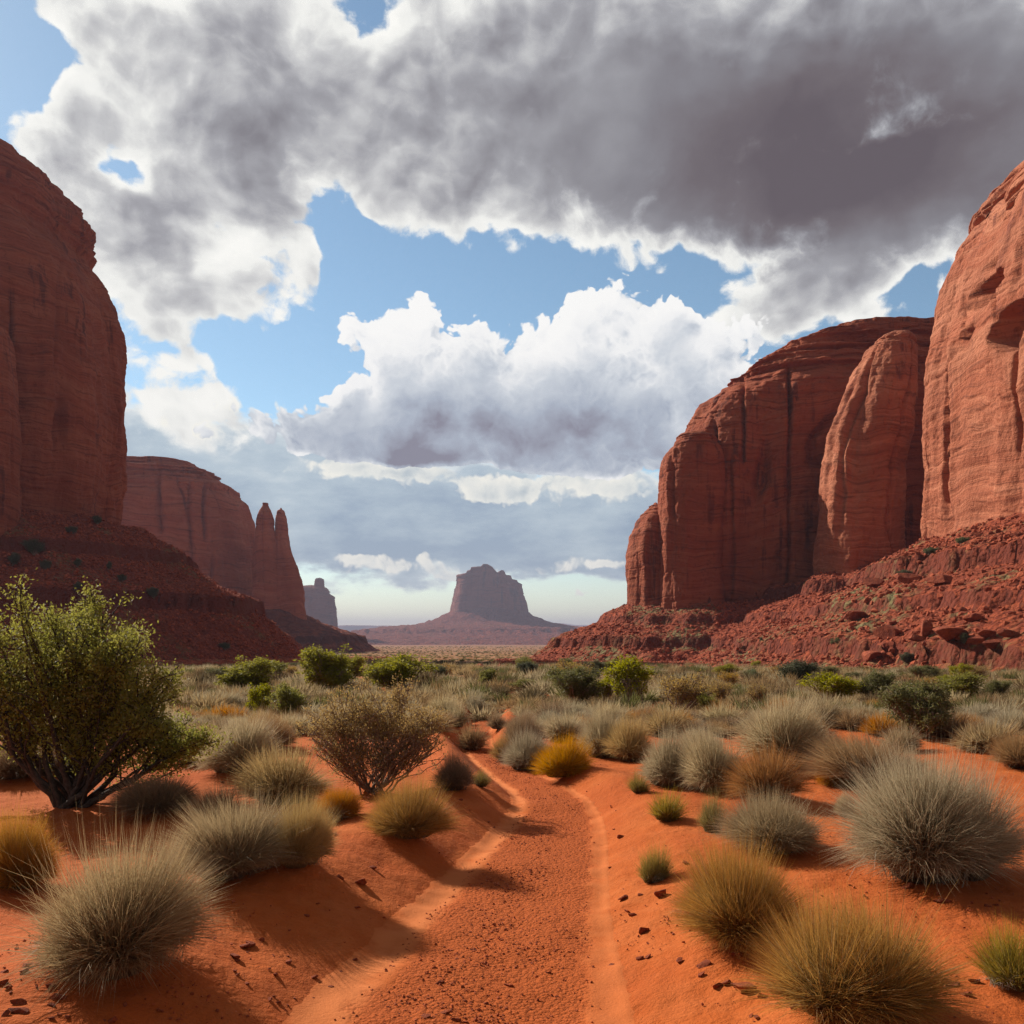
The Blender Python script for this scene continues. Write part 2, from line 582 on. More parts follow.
def talus_material(name, scale, green=0.35, tone=0.76):
    m, g, out = new_mat(name)
    p = world_pos(g)
    s = 1.0 / scale
    n1 = g.noise(p, 0.10 * s, 4.0, 0.6)
    n2 = g.noise(p, 1.1 * s, 6.0, 0.7)
    cell = g.voronoi(p, 0.9 * s, 1.0, 0.5)
    veg = g.noise(p, 0.055 * s, 5.0, 0.62)
    c = g.mix(g.sstep(n2, 0.38, 0.62), (0.17, 0.034, 0.019), (0.40, 0.090, 0.038))
    c = g.mix(g.sstep(n1, 0.42, 0.62) * 0.5, c, (0.27, 0.062, 0.032))
    c = g.mix(g.sstep(cell, 0.55, 0.2) * 0.45, c, (0.44, 0.115, 0.052))
    vm = g.sstep(veg, 0.58 - 0.10 * green, 0.66 - 0.06 * green) * g.sstep(g.noise(p, 0.6 * s, 5.0, 0.7), 0.42, 0.56) * green
    c = g.mix(vm, c, (0.20, 0.17, 0.075))
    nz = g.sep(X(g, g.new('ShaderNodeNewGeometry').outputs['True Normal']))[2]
    c = g.mix(g.sstep(nz, 0.62, 0.40) * 0.8, c, (0.17, 0.040, 0.024))        # bare darker bedrock on ledges, with their undercut shade painted in
    c = g.mix(1.0, c, (tone, tone, tone), 'MULTIPLY')
    principled(g, out, c, 0.95, 0.1, n2 * 0.6 - cell * 0.8, 0.8 * scale, 0.9)
    return m


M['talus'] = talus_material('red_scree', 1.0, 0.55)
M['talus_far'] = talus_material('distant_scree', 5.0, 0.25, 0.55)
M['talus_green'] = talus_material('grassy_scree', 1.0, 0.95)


def sand_material(name, track=False):
    m, g, out = new_mat(name)
    p = world_pos(g)
    x, y, z = g.sep(p)
    dist = g.vmath('LENGTH', g.comb(x, y, 0.0))
    n_big = g.noise(p, 0.5, 4.0, 0.55)
    n_mid = g.noise(p, 4.0, 5.0, 0.6)
    n_fine = g.noise(p, 45.0, 5.0, 0.7)
    n_grit = g.noise(p, 160.0, 3.0, 0.6)
    c = g.mix(g.sstep(n_mid, 0.35, 0.65), (0.43, 0.098, 0.019), (0.48, 0.125, 0.030))
    c = g.mix(g.sstep(n_big, 0.40, 0.68) * 0.55, c, (0.37, 0.070, 0.014))
    c = g.mix(g.sstep(n_fine, 0.54, 0.74) * 0.5, c, (0.22, 0.042, 0.014))
    if track:
        at = g.new('ShaderNodeAttribute', attribute_name='across')
        v = X(g, at.outputs['Fac'])
        j = (n_mid - 0.5) * 0.22 + (n_big - 0.5) * 0.2
        gravel = g.sstep(v + j, 0.20, 0.30) * g.sstep(v + j * 0.6, 0.87, 0.81)
        crumb = g.voronoi(p, 30.0, 1.0, 0.5)
        gc = g.mix(g.sstep(crumb, 0.5, 0.15) * 0.6, (0.40, 0.088, 0.019), (0.46, 0.115, 0.029))
        gc = g.mix(g.sstep(n_grit, 0.55, 0.7) * 0.4, gc, (0.26, 0.053, 0.017))
        rut = g.sstep(v, 0.28, 0.20) * g.sstep(v + (n_mid - 0.5) * 0.08, 0.03, 0.13) + g.sstep(v + j * 0.6, 0.78, 0.92) * g.sstep(v, 1.0, 0.93) * 0.5
        c = g.mix(rut * g.sstep(n_mid + n_big, 0.55, 1.0) * 0.95, c, (0.56, 0.170, 0.052))
        c = g.mix(gravel, c, gc)
        h = n_fine * 0.35 + gravel * (n_grit * 0.5 - crumb * 0.9) + n_mid * 0.4
        principled(g, out, c, 0.95, 0.12, h, 0.02, 0.9)
    else:
        # far out the sand is mostly hidden under dry grass and low scrub
        v1 = g.noise(p, 0.16, 6.0, 0.66)
        v2 = g.noise(p, 0.012, 6.0, 0.62)
        cover = g.sstep(dist, 22.0, 75.0)
        pat = g.sstep(v1, 0.58 - 0.0, 0.44)
        dry = g.mix(g.sstep(v2, 0.40, 0.62), (0.24, 0.155, 0.075), (0.20, 0.125, 0.058))
        dry = g.mix(g.sstep(g.noise(p, 0.5, 5.0, 0.7), 0.5, 0.62) * 0.7, dry, (0.085, 0.078, 0.034))
        c = g.mix(cover * (0.55 + pat * 0.45) * 0.9, c, dry)
        far = g.sstep(dist, 500.0, 1500.0)
        band = g.noise(g.comb(x * 0.0007, y * 0.0022, 0.0), 1.0, 5.0, 0.6)
        c = g.mix(far * g.sstep(band, 0.45, 0.6) * 0.7, c, (0.22, 0.09, 0.055))
        clod = g.noise(p, 14.0, 5.0, 0.7)
        h = n_fine * 0.3 + n_mid * 0.9 + clod * 0.75
        principled(g, out, c, 0.95, 0.12, h, 0.045, 0.8)
    return m


M['sand'] = sand_material('red_sand')
M['track'] = sand_material('track_sand', True)


def stone_material(name, a, b, scale):
    m, g, out = new_mat(name)
    p = world_pos(g)
    oi = g.new('ShaderNodeObjectInfo')
    hue = X(g, g.new('ShaderNodeAttribute', attribute_name='hue').outputs['Fac'])
    n = g.noise(p, 2.0 * scale, 6.0, 0.68)
    n2 = g.noise(p, 9.0 * scale, 5.0, 0.65)
    c = g.mix(g.sstep(n, 0.35, 0.65), a, b)
    c = g.mix(g.sstep(n2, 0.52, 0.72) * 0.6, c, tuple(v * 0.5 for v in a))
    c = g.mix(X(g, oi.outputs['Random']) * 0.35, c, tuple(v * 0.7 for v in a))
    c = g.mix(hue * 0.6, c, tuple(min(v * 1.5, 0.7) for v in b))
    principled(g, out, c, 0.9, 0.2, n * 0.6 + n2 * 0.4, 0.35 / scale, 0.8)
    return m


M['boulder'] = stone_material('red_boulder', (0.20, 0.042, 0.020), (0.36, 0.085, 0.036), 0.8)
M['stone'] = stone_material('small_red_stone', (0.17, 0.038, 0.017), (0.36, 0.082, 0.028), 14.0)


def leaf_material(name, c0, c1, c2=None, trans=0.42, var=0.25, rough=0.6, bright=0.80):
    """c0 at the base of the blade (attribute t = 0), c1 along it, c2 at its tip; per-leaf variation in attribute v"""
    m, g, out = new_mat(name)
    t = X(g, g.new('ShaderNodeAttribute', attribute_name='t').outputs['Fac'])
    v = X(g, g.new('ShaderNodeAttribute', attribute_name='v').outputs['Fac'])
    rnd = X(g, g.new('ShaderNodeObjectInfo').outputs['Random'])
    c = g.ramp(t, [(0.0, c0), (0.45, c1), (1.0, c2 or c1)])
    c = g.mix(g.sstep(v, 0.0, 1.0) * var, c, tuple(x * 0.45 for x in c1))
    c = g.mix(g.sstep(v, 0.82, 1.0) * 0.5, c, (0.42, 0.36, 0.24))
    hs = g.new('ShaderNodeHueSaturation')
    if bright != 1.0:
        c = g.mix(1.0, c, (bright, bright, bright), 'MULTIPLY')
    g.link(hs.inputs['Color'], c)
    g.link(hs.inputs['Value'], rnd * 0.3 + 0.85)
    g.link(hs.inputs['Saturation'], rnd * 0.25 + 0.9)
    d = g.new('ShaderNodeBsdfPrincipled')
    g.link(d.inputs['Base Color'], X(g, hs.outputs[0]))
    d.inputs['Roughness'].default_value = rough
    d.inputs['Specular IOR Level'].default_value = 0.25
    tr = g.new('ShaderNodeBsdfTranslucent')
    g.link(tr.inputs['Color'], X(g, hs.outputs[0]))
    mx = g.new('ShaderNodeMixShader')
    mx.inputs[0].default_value = trans
    g.t.links.new(d.outputs[0], mx.inputs[1])
    g.t.links.new(tr.outputs[0], mx.inputs[2])
    g.t.links.new(mx.outputs[0], out.inputs['Surface'])
    return m


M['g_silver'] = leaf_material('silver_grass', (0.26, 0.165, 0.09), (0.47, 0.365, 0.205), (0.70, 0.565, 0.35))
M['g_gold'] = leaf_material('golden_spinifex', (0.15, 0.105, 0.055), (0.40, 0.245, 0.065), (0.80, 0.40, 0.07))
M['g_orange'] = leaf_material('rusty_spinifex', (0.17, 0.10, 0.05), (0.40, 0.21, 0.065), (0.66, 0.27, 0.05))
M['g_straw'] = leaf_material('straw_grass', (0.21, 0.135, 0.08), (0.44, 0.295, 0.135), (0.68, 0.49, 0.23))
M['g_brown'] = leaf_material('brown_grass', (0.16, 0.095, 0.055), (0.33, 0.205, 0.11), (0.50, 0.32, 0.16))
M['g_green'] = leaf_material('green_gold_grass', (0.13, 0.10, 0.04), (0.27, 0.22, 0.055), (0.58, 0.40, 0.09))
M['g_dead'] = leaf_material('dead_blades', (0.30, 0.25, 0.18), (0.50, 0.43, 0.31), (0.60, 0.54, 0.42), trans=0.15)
M['l_olive'] = leaf_material('olive_leaves', (0.27, 0.26, 0.05), (0.335, 0.32, 0.08), trans=0.6, var=0.4)
M['l_green'] = leaf_material('yellow_green_leaves', (0.30, 0.28, 0.03), (0.38, 0.345, 0.045), trans=0.52, var=0.45)
M['l_dull'] = leaf_material('dull_green_leaves', (0.16, 0.155, 0.05), (0.22, 0.205, 0.07), trans=0.48, var=0.5)
M['l_brown'] = leaf_material('bronze_leaves', (0.46, 0.27, 0.055), (0.58, 0.36, 0.085), trans=0.55, var=0.5)
M['l_sage'] = leaf_material('sage_leaves', (0.13, 0.145, 0.07), (0.18, 0.195, 0.095), trans=0.42, var=0.5)


def bark_material(name, a, b):
    m, g, out = new_mat(name)
    p = world_pos(g)
    n = g.noise(p, 22.0, 5.0, 0.65)
    c = g.mix(g.sstep(n, 0.35, 0.65), a, b)
    principled(g, out, c, 0.9, 0.2, n, 0.01, 0.8)
    return m


M['bark'] = bark_material('dark_bark', (0.035, 0.025, 0.02), (0.08, 0.058, 0.044))
M['twig'] = bark_material('grey_brown_twigs', (0.16, 0.10, 0.065), (0.32, 0.215, 0.145))

# ------------------------------------------------------------------ the ground and the sandy track
_ZR = np.array([0, 36, 80, 170, 400, 800, 3000, 6000, 16000, 40000], float)
_ZZ = np.array([0, 0, -1.3, -3.9, -7.8, -13, -31, -48, -75, -110], float)


def px_plane(px, py, z=0.0):
    Y = (CAM_H - z) * F / (py - HOR)
    return ((px - 512) / F * Y, Y)


# edges of the gravelly middle strip of the track, as seen, on the track's own level
_edges = [(1024, 330, 602), (960, 388, 594), (900, 440, 590), (860, 478, 593), (830, 505, 596), (810, 521, 593),
          (795, 524, 578), (782, 510, 556), (770, 492, 530), (758, 476, 507), (745, 465, 491), (732, 468, 487), (722, 474, 490)]
TRACK = []
for py, l, r in _edges:
    (xl, yl), (xr, yr) = px_plane(l, py, -0.14), px_plane(r, py, -0.14)
    TRACK.append(((xl + xr) / 2, yl, max((xr - xl) / 2, 0.24)))
x0, y0, w0 = TRACK[0]
TRACK = [(x0 + 0.2, -30.0, 0.8), (x0 - 0.05, -8.0, 0.8), (x0 - 0.1, 0.0, 0.78)] + TRACK + [(-0.45, 25.5, 0.24), (0.4, 30, 0.24), (1.2, 36, 0.24)]
TRACK = np.array(TRACK)
# resample smoothly along the track
_s = np.concatenate([[0], np.cumsum(np.hypot(np.diff(TRACK[:, 0]), np.diff(TRACK[:, 1])))])


def _smooth_track(n):
    s = np.linspace(0, _s[-1], n)
    a = np.stack([np.interp(s, _s, TRACK[:, k]) for k in range(3)], 1)
    k = np.hanning(int(n / 38) | 1)
    k /= k.sum()
    pad = len(k) // 2
    b = np.pad(a, ((pad, pad), (0, 0)), mode='edge')
    return np.stack([np.convolve(b[:, c], k, 'valid') for c in range(3)], 1)


TR = _smooth_track(900)


def track_dist(x, y):
    """signed distance to the centre line divided by the half width, and distance in metres"""
    x, y = np.asarray(x, float), np.asarray(y, float)
    sh = x.shape
    x, y = x.ravel(), y.ravel()
    sgn = np.full(len(x), 99.0)
    near = (np.abs(x) < 9) & (y < 42) & (y > -35)
    idx = np.where(near)[0]
    q = TR[::3]
    for c in range(0, len(idx), 20000):
        i = idx[c:c + 20000]
        d2 = (x[i][:, None] - q[None, :, 0]) ** 2 + (y[i][:, None] - q[None, :, 1]) ** 2
        k = d2.argmin(1)
        k0, k1 = np.maximum(k - 1, 0), np.minimum(k + 1, len(q) - 1)
        tx, ty = q[k1, 0] - q[k0, 0], q[k1, 1] - q[k0, 1]
        l = np.hypot(tx, ty) + 1e-9
        ex, ey = x[i] - q[k, 0], y[i] - q[k, 1]
        lat = (ex * ty - ey * tx) / l
        sgn[i] = np.sign(lat) * np.sqrt(d2[np.arange(len(i)), k]) / q[k, 2]
    return sgn.reshape(sh)


HUMPS = []          # sandy mounds that gather round the larger tufts: (x, y, radius, height)


def ground_z(x, y):
    x, y = np.asarray(x, float), np.asarray(y, float)
    r = np.hypot(x, y)
    z = np.interp(r, _ZR, _ZZ)
    near = sstep(260, 60, r)
    z = z + near * (0.07 * fbm(x * 0.33, y * 0.33, 3.0, 3) + 0.022 * fbm(x * 1.7, y * 1.7, 8.0, 3))
    z = z + sstep(60, 200, r) * (0.5 * fbm(x * 0.02, y * 0.02, 1.0, 4)) + sstep(800, 4000, r) * 4.0 * fbm(x * 0.0015, y * 0.0015, 4.0, 4)
    s = track_dist(x, y)
    fade = sstep(34, 22, y)
    dl = np.where(s < 0, -s / 1.0, s / 0.9)
    z = z - fade * 0.20 * sstep(2.8, 0.9, dl + 0.25 * fbm(x * 0.9, y * 0.9, 12.0, 3))
    # low shoulders beside the ruts, the hollow of the left rut, the crown of the gravel
    z = z + fade * 0.12 * np.exp(-((s + 3.2) / 1.0) ** 2) + fade * 0.05 * np.exp(-((s - 2.7) / 0.9) ** 2)
    z = z - fade * 0.035 * np.exp(-((s + 1.25) / 0.30) ** 2) - fade * 0.025 * np.exp(-((s - 1.18) / 0.2) ** 2)
    for (hx, hy, hr, hh) in HUMPS:
        z = z + hh * np.exp(-((x - hx) ** 2 + (y - hy) ** 2) / (hr * hr)) * sstep(1.1, 2.0, np.abs(s))
    return z


def gz(x, y):
    return float(ground_z(np.array([x]), np.array([y]))[0])


def on_ground(px, py):
    """the point of the ground seen at this pixel"""
    z = 0.0
    for _ in range(14):
        X_, Y_ = px_plane(px, py, z)
        z = 0.5 * z + 0.5 * gz(X_, Y_)
    return X_, Y_, gz(X_, Y_)

# ------------------------------------------------------------------ buttes and cliffs
def P(px, py, Y):
    """world x and z of a pixel at depth Y"""
    return (px - 512) / F * Y, CAM_H + (HOR - py) / F * Y


def loft(prof, Y, depth, nz=300, nu=420, n=3.0, seed=1, rough=1.0, unit=1.0, rot=0.0, cracks=(), ledges=1.0, topfac=None,
         caves=(), front=0.75, columns=0.0, cap_from=0.8, Yp=None, Yz=None, dome=1.0, layers=0):
    """closed rock mass from its outline rows (py, left px, right px) at depth Y; superelliptic plan of half depth `depth`"""
    rows = sorted(prof, key=lambda r: -r[0])
    Yp = Yp or Y                      # depth of the edge that shows as the outline
    zs = np.array([P(0, r[0], Yz or Yp)[1] for r in rows])
    xl = np.array([P(r[1], r[0], Yp)[0] for r in rows])
    xr = np.array([P(r[2], r[0], Yp)[0] for r in rows])
    H = zs[-1] - zs[0]
    # denser rows near the top where the profile closes
    t = np.linspace(0, 1, nz)
    z = zs[0] + H * (t * 0.82 + 0.18 * (1 - (1 - t) ** 2.2))
    a = np.interp(z, zs, (xr - xl) / 2)
    cx = np.interp(z, zs, (xr + xl) / 2)
    a0 = np.interp(zs[0], zs, (xr - xl) / 2)
    zz_ = z.copy()
    if layers:
        rl_ = np.random.RandomState(seed)
        bnd = zs[0] + H * (cap_from + (1 - cap_from) * np.concatenate([[0], np.cumsum(rl_.uniform(0.6, 1.5, layers))]) / 1.0)
        bnd = zs[0] + H * cap_from + (bnd - bnd[0]) / (bnd[-1] - bnd[0]) * H * (1 - cap_from)
        for i in range(layers):
            m_ = (z >= bnd[i]) & (z < bnd[i + 1])
            f_ = (z[m_] - bnd[i]) / (bnd[i + 1] - bnd[i])
            zz_[m_] = bnd[i] + (bnd[i + 1] - bnd[i]) * (0.15 * f_ + 0.85 * np.clip((f_ - 0.86) / 0.14, 0, 1) ** 1.6)
        a, cx = np.interp(zz_, zs, (xr - xl) / 2), np.interp(zz_, zs, (xr + xl) / 2)
    k = np.hanning(5 if layers else max(5, nz // 40) | 1)
    k /= k.sum()
    for _ in range(1):
        pad = len(k) // 2
        a = np.convolve(np.pad(a, pad, mode='edge'), k, 'valid')
        cx = np.convolve(np.pad(cx, pad, mode='edge'), k, 'valid')
    b = depth * np.clip(a / a0, 0.0, 1.3) ** 0.8
    # closing: last rows shrink to the top
    # columns: angles, more of them towards the camera (-y)
    w = np.linspace(0, 1, nu, endpoint=False)
    th = 2 * math.pi * w
    th = th + front * np.sin(th) * 0.55           # th measured from -y
    c, s = np.sin(th), -np.cos(th)                # plan direction
    e = 2.0 / n
    ux, uy = np.sign(c) * np.abs(c) ** e, np.sign(s) * np.abs(s) ** e
    ca, sa = math.cos(rot), math.sin(rot)
    lx = ux[None, :] * a[:, None]
    ly = uy[None, :] * b[:, None]
    X0 = cx[:, None] + lx * ca - ly * sa
    Y0 = Y + lx * sa + ly * ca
    Z0 = np.broadcast_to(z[:, None], X0.shape).copy()
    # outward direction in plan
    nx_, ny_ = np.sign(c) * np.abs(ux) ** (n - 1) / a0, np.sign(s) * np.abs(uy) ** (n - 1) / depth
    l = np.hypot(nx_, ny_) + 1e-9
    nx_, ny_ = nx_ / l, ny_ / l
    NX = (nx_ * ca - ny_ * sa)[None, :]
    NY = (nx_ * sa + ny_ * ca)[None, :]
    U = unit
    sd_ = seed * 13.7
    q = (X0 / U, Y0 / U, Z0 / U)
    tt = (Z0 - zs[0]) / H
    fade = np.clip(a / (0.12 * a0), 0, 1)[:, None]
    d = 2.4 * fbm(q[0] * 0.045 + sd_, q[1] * 0.045, q[2] * 0.018, 3)
    d = d + 0.9 * fbm(q[0] * 0.22 + sd_, q[1] * 0.22, q[2] * 0.10, 4, 0.55)
    d = d - 0.30 * np.abs(fbm(q[0] * 0.30 + sd_, q[1] * 0.30, q[2] * 0.14 + sd_, 4, 0.6)) + 0.2
    # bedding: long horizontal courses, stepped
    wz = q[2] + 1.6 * fbm(q[0] * 0.03, q[1] * 0.03 + sd_, q[2] * 0.02, 2)
    bed = fbm(q[0] * 0.012, q[1] * 0.012, wz * 0.38 + sd_, 4, 0.6)
    step = np.tanh(bed * 5.0)
    cap = sstep(cap_from - 0.06, cap_from + 0.06, tt + 0.03 * fbm(q[0] * 0.05, q[1] * 0.05, sd_, 2))
    low = sstep(0.10, 0.0, tt)
    d = d + ledges * step * (0.13 + 0.95 * cap + 0.5 * low)
    d = d - 0.5 * ledges * np.exp(-(fbm(q[0] * 0.02, q[1] * 0.02, wz * 0.13 + sd_ * 2, 2) / 0.022) ** 2)
    if layers:                        # dark undercuts between the cap layers
        for b_ in bnd[:-1]:
            und = np.exp(-((Z0 - b_ - 0.25 * U + 0.5 * U * fbm(q[0] * 0.08, q[1] * 0.08, sd_ + b_, 3)) / (0.45 * U)) ** 2)
            d = d - 0.9 * und * sstep(-0.25, 0.2, perlin(q[0] * 0.07, q[1] * 0.07, sd_ * 2 + b_))
    d = d + 0.10 * fbm(q[0] * 0.9, q[1] * 0.9, q[2] * 0.5 + sd_, 3, 0.6)
    # vertical joints: narrow wandering clefts along noise zero lines, smooth swelling between them
    wob = 0.09 * fbm(q[0] * 0.02, q[1] * 0.02, q[2] * 0.05 + sd_, 3)
    # plan position at the foot: joints run straight up the wall
    fx = np.broadcast_to((ux * a0 * ca - uy * depth * sa)[None] / U, X0.shape)
    fy = np.broadcast_to((ux * a0 * sa + uy * depth * ca)[None] / U, X0.shape)
    jn = perlin(fx * 0.085 + sd_ + wob, fy * 0.085 + wob, q[2] * 0.002 + sd_)
    gate = sstep(-0.05, 0.3, perlin(q[0] * 0.03, q[1] * 0.03 + sd_, q[2] * 0.03))
    d = d - (2.0 + columns) * np.exp(-(jn / 0.022) ** 2) * gate * (1 - 0.6 * cap)
    d = d + (0.4 + columns) * np.minimum(np.abs(jn) * 3.0, 1.0) * (1 - cap)
    # slabs that have peeled away: sharp-edged steps between tall panels
    pn = perlin(fx * 0.055 + sd_ * 1.3, fy * 0.055 - sd_, q[2] * 0.006 + 0.10 * perlin(q[0] * 0.05, q[1] * 0.05, q[2] * 0.05 + sd_))
    d = d + 0.75 * np.tanh(pn * 20) * (1 - cap) + 0.22 * np.tanh(perlin(fx * 0.16 + sd_, fy * 0.16, q[2] * 0.02 - sd_) * 12) * (1 - 0.7 * cap)
    for (cp, y0, y1, dep, wid) in cracks:             # named clefts: pixel column, rows, depth and width in metres
        zc0, zc1 = P(0, y1, Y)[1], P(0, y0, Y)[1]
        pxx = 512 + F * X0 / Y0 + 3.0 * fbm(Z0 / U * 0.06, seed, 1.0, 3)
        m = sstep(zc0 - 1.5 * U, zc0 + 1.0 * U, Z0) * sstep(zc1 + 4 * U, zc1 - 6 * U, Z0) * (NY < 0.35)
        d = d - dep / (U * rough) * np.exp(-(((pxx - cp) / F * Y) / wid) ** 2) * m
    d = d * (U * rough) * (0.25 + 0.75 * fade)
    X1, Y1 = X0 + NX * d, Y0 + NY * d
    for (cp, cr, yy, rad, dep, sq) in caves:          # alcoves: pixel, depth of the wall there, radius, how deep, flattening
        cxw, czw = P(cp, cr, yy)
        dd = np.sqrt((Y1 - yy) ** 2 * sq + (Z0 - czw) ** 2 + 0.15 * (X1 - cxw) ** 2)
        m = sstep(rad, rad * 0.72, dd + 0.25 * rad * fbm(X1 * 0.3, Y1 * 0.3, Z0 * 0.3, 2)) * (NX < 0)
        X1 = X1 - NX * m * dep
        Y1 = Y1 - NY * m * dep
    Z1 = Z0 + 0.35 * U * rough * fbm(q[0] * 0.12, q[1] * 0.12 + sd_, q[2] * 0.1, 3) * tt
    if topfac is not None:
        fx = topfac(512 + F * X1 / Y)
        Z1 = zs[0] + (Z1 - zs[0]) * fx
    # top: close to a point through a few shrinking rings
    V = [np.stack([X1, Y1, Z1], -1)]
    mx, my = X1[-1].mean(), Y1[-1].mean()
    for f_, up in ((0.8, 0.10), (0.5, 0.2), (0.2, 0.26), (0.02, 0.28)):
        xx, yy = mx + (X1[-1] - mx) * f_, my + (Y1[-1] - my) * f_
        zz = Z1[-1] * f_ + Z1[-1].mean() * (1 - f_) + up * dome * a[-1] * 0.35 + 0.5 * U * fbm(xx / U * 0.2, yy / U * 0.2, sd_, 3) * (1 - f_)
        V.append(np.stack([xx, yy, zz], -1)[None])
    V = np.concatenate(V, 0)
    nr = V.shape[0]
    return V.reshape(-1, 3), grid_faces(nr, nu, True)


def rock_part(name, parent, mat, *a, **k):
    v, q = loft(*a, **k)
    v = v - np.array(parent.location)
    me = make_mesh(name, v, quads=q)
    return link(name, me, mat, parent)


def apron(name, parent, mat, line, prof, x_rng, y_rng, step, ledge=(), amp=0.55, unit=1.0, seed=0, below=1.5):
    """scree slope: heights fall away from the foot line of the wall (x, y, z) by the drop profile"""
    xs = np.arange(x_rng[0], x_rng[1], step)
    ys = np.arange(y_rng[0], y_rng[1], step)
    GX, GY = np.meshgrid(xs, ys)
    GX = GX + step * 0.3 * perlin(GX / step * 0.37, GY / step * 0.37, seed + 0.5)
    GY = GY + step * 0.3 * perlin(GX / step * 0.37, GY / step * 0.37, seed + 7.5)
    L = np.array(line, float)
    sl = np.concatenate([[0], np.cumsum(np.linalg.norm(np.diff(L, axis=0), axis=1))])
    ns = int(sl[-1] / (1.2 * unit)) + 2
    S = np.stack([np.interp(np.linspace(0, sl[-1], ns), sl, L[:, k]) for k in range(3)], 1)
    pd, pz = np.array([p[0] for p in prof], float), np.array([p[1] for p in prof], float)
    Hh = np.full(GX.shape, -1e9)
    wrp = 2.6 * unit * fbm(GX / unit * 0.06, GY / unit * 0.06, seed + 2.0, 4)
    for (sx, sy, sz) in S:
        dd = np.hypot(GX - sx, GY - sy) + wrp
        Hh = np.maximum(Hh, sz - np.interp(dd, pd, pz))
    Hh = Hh + amp * unit * fbm(GX / unit * 0.35, GY / unit * 0.35, seed, 5, 0.6)
    for (z0, t) in ledge:
        zz = z0 + 0.8 * unit * fbm(GX / unit * 0.03, GY / unit * 0.03, seed + z0, 2)
        up = t * sstep(zz - 0.25 * unit, zz + 0.25 * unit, Hh + 0.3 * unit * fbm(GX / unit * 0.5, GY / unit * 0.5, seed + 3.3, 3))
        Hh = Hh + up - t * np.clip((Hh - zz) / (4.0 * t), 0, 1)
    G = ground_z(GX, GY)
    Hh = np.maximum(Hh, G - below)
    keep = (Hh > G - below * 0.6)
    q = grid_faces(len(ys), len(xs))
    kf = keep.ravel()[q].any(1)
    q = q[kf]
    used = np.unique(q)
    remap = np.full(GX.size, -1)
    remap[used] = np.arange(len(used))
    V = np.stack([GX, GY, Hh], -1).reshape(-1, 3)[used] - np.array(parent.location)
    me = make_mesh(name, V, quads=remap[q])
    o = link(name, me, mat, parent)
    return o, (xs, ys, Hh, G)


def height_of(field, x, y):
    xs, ys, Hh, G = field
    i = np.clip(np.searchsorted(ys, y) - 1, 0, len(ys) - 2)
    j = np.clip(np.searchsorted(xs, x) - 1, 0, len(xs) - 2)
    return np.maximum(Hh[i, j], G[i, j])


# --- the near cliff on the left, in shade
KL = 1.38            # how far the left cliff stands out, all sizes with it
left = empty('sandstone_butte', (-88 * KL, 215 * KL, 0), 'nearest tall rounded butte in shade, with a terraced red scree slope behind the olive tree', 'butte')
L_prof = [(560, -250, 130), (525, -247, 128), (480, -249, 131), (430, -250, 133), (380, -249, 132), (330, -240, 126), (300, -232, 118),
          (275, -222, 107), (262, -218, 99), (252, -214, 94), (244, -214, 100), (235, -212, 100), (215, -204, 91), (195, -184, 72), (176, -150, 40), (165, -120, 8), (160, -80, -30)]
rock_part('rock_wall', left, M['rock_near'], L_prof, 218 * KL, 36 * KL, Yp=234 * KL, Yz=224 * KL, unit=KL, nz=420, nu=760, n=2.8, seed=3, cracks=[(12, 330, 500, 3.0, 0.5), (53, 330, 250, 0.8, 0.35), (55, 255, 470, 0.9, 0.4)],
          ledges=0.8, rough=0.8, cap_from=0.80, layers=4, columns=0.8)
rock_part('buttress', left, M['rock_near'], [(540, -70, 14), (430, -68, 13), (370, -64, 12), (340, -58, 8), (326, -46, -2), (320, -36, -14)], 182 * KL, 9 * KL, unit=KL, nz=200, nu=260,
          n=2.4, seed=9, rough=0.5, ledges=0.5, cap_from=0.95)
_line = [(-185, 215, 29), (-160, 190, 29), (-130, 182, 28.5), (-105, 186, 28), (-95, 205, 28), (-92, 218, 28), (-97, 240, 28), (-120, 255, 28)]
_line = [(a * KL, b * KL, 2 + (c - 2) * KL) for a, b, c in _line]
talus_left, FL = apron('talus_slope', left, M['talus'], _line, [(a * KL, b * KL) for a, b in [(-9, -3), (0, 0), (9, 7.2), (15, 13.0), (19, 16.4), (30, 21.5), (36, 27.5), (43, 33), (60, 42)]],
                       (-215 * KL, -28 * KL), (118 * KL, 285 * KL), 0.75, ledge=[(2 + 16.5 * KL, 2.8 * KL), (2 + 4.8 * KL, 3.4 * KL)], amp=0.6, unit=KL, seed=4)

# --- the cliffs on the right, lit along their west faces
right = empty('sandstone_cliff', (95, 200, 0), 'long red cliff with a sunlit wall, a free pillar and boulders strewn below it', 'cliff')
R3 = [(620, 668, 1140), (600, 669, 1140), (520, 673, 1140), (433, 689, 1140), (413, 697, 1138), (392, 708, 1130), (378, 728, 1120), (368, 742, 1110), (359, 754, 1100),
      (346, 770, 1080), (334, 788, 1060), (326, 806, 1050), (319, 828, 1030), (314, 862, 1010), (309, 900, 985)]
rock_part('cliff_face', right, M['rock_near'], R3, 250, 32, nz=420, nu=800, n=4.2, seed=5, cracks=[(744, 385, 480, 2.6, 0.4), (789, 395, 600, 2.6, 0.4), (733, 480, 600, 1.4, 0.4), (718, 440, 600, 2.0, 0.5)], ledges=1.2,
          rough=0.85, cap_from=0.80, dome=0.05, Yp=243, Yz=229, layers=6, columns=0.9)
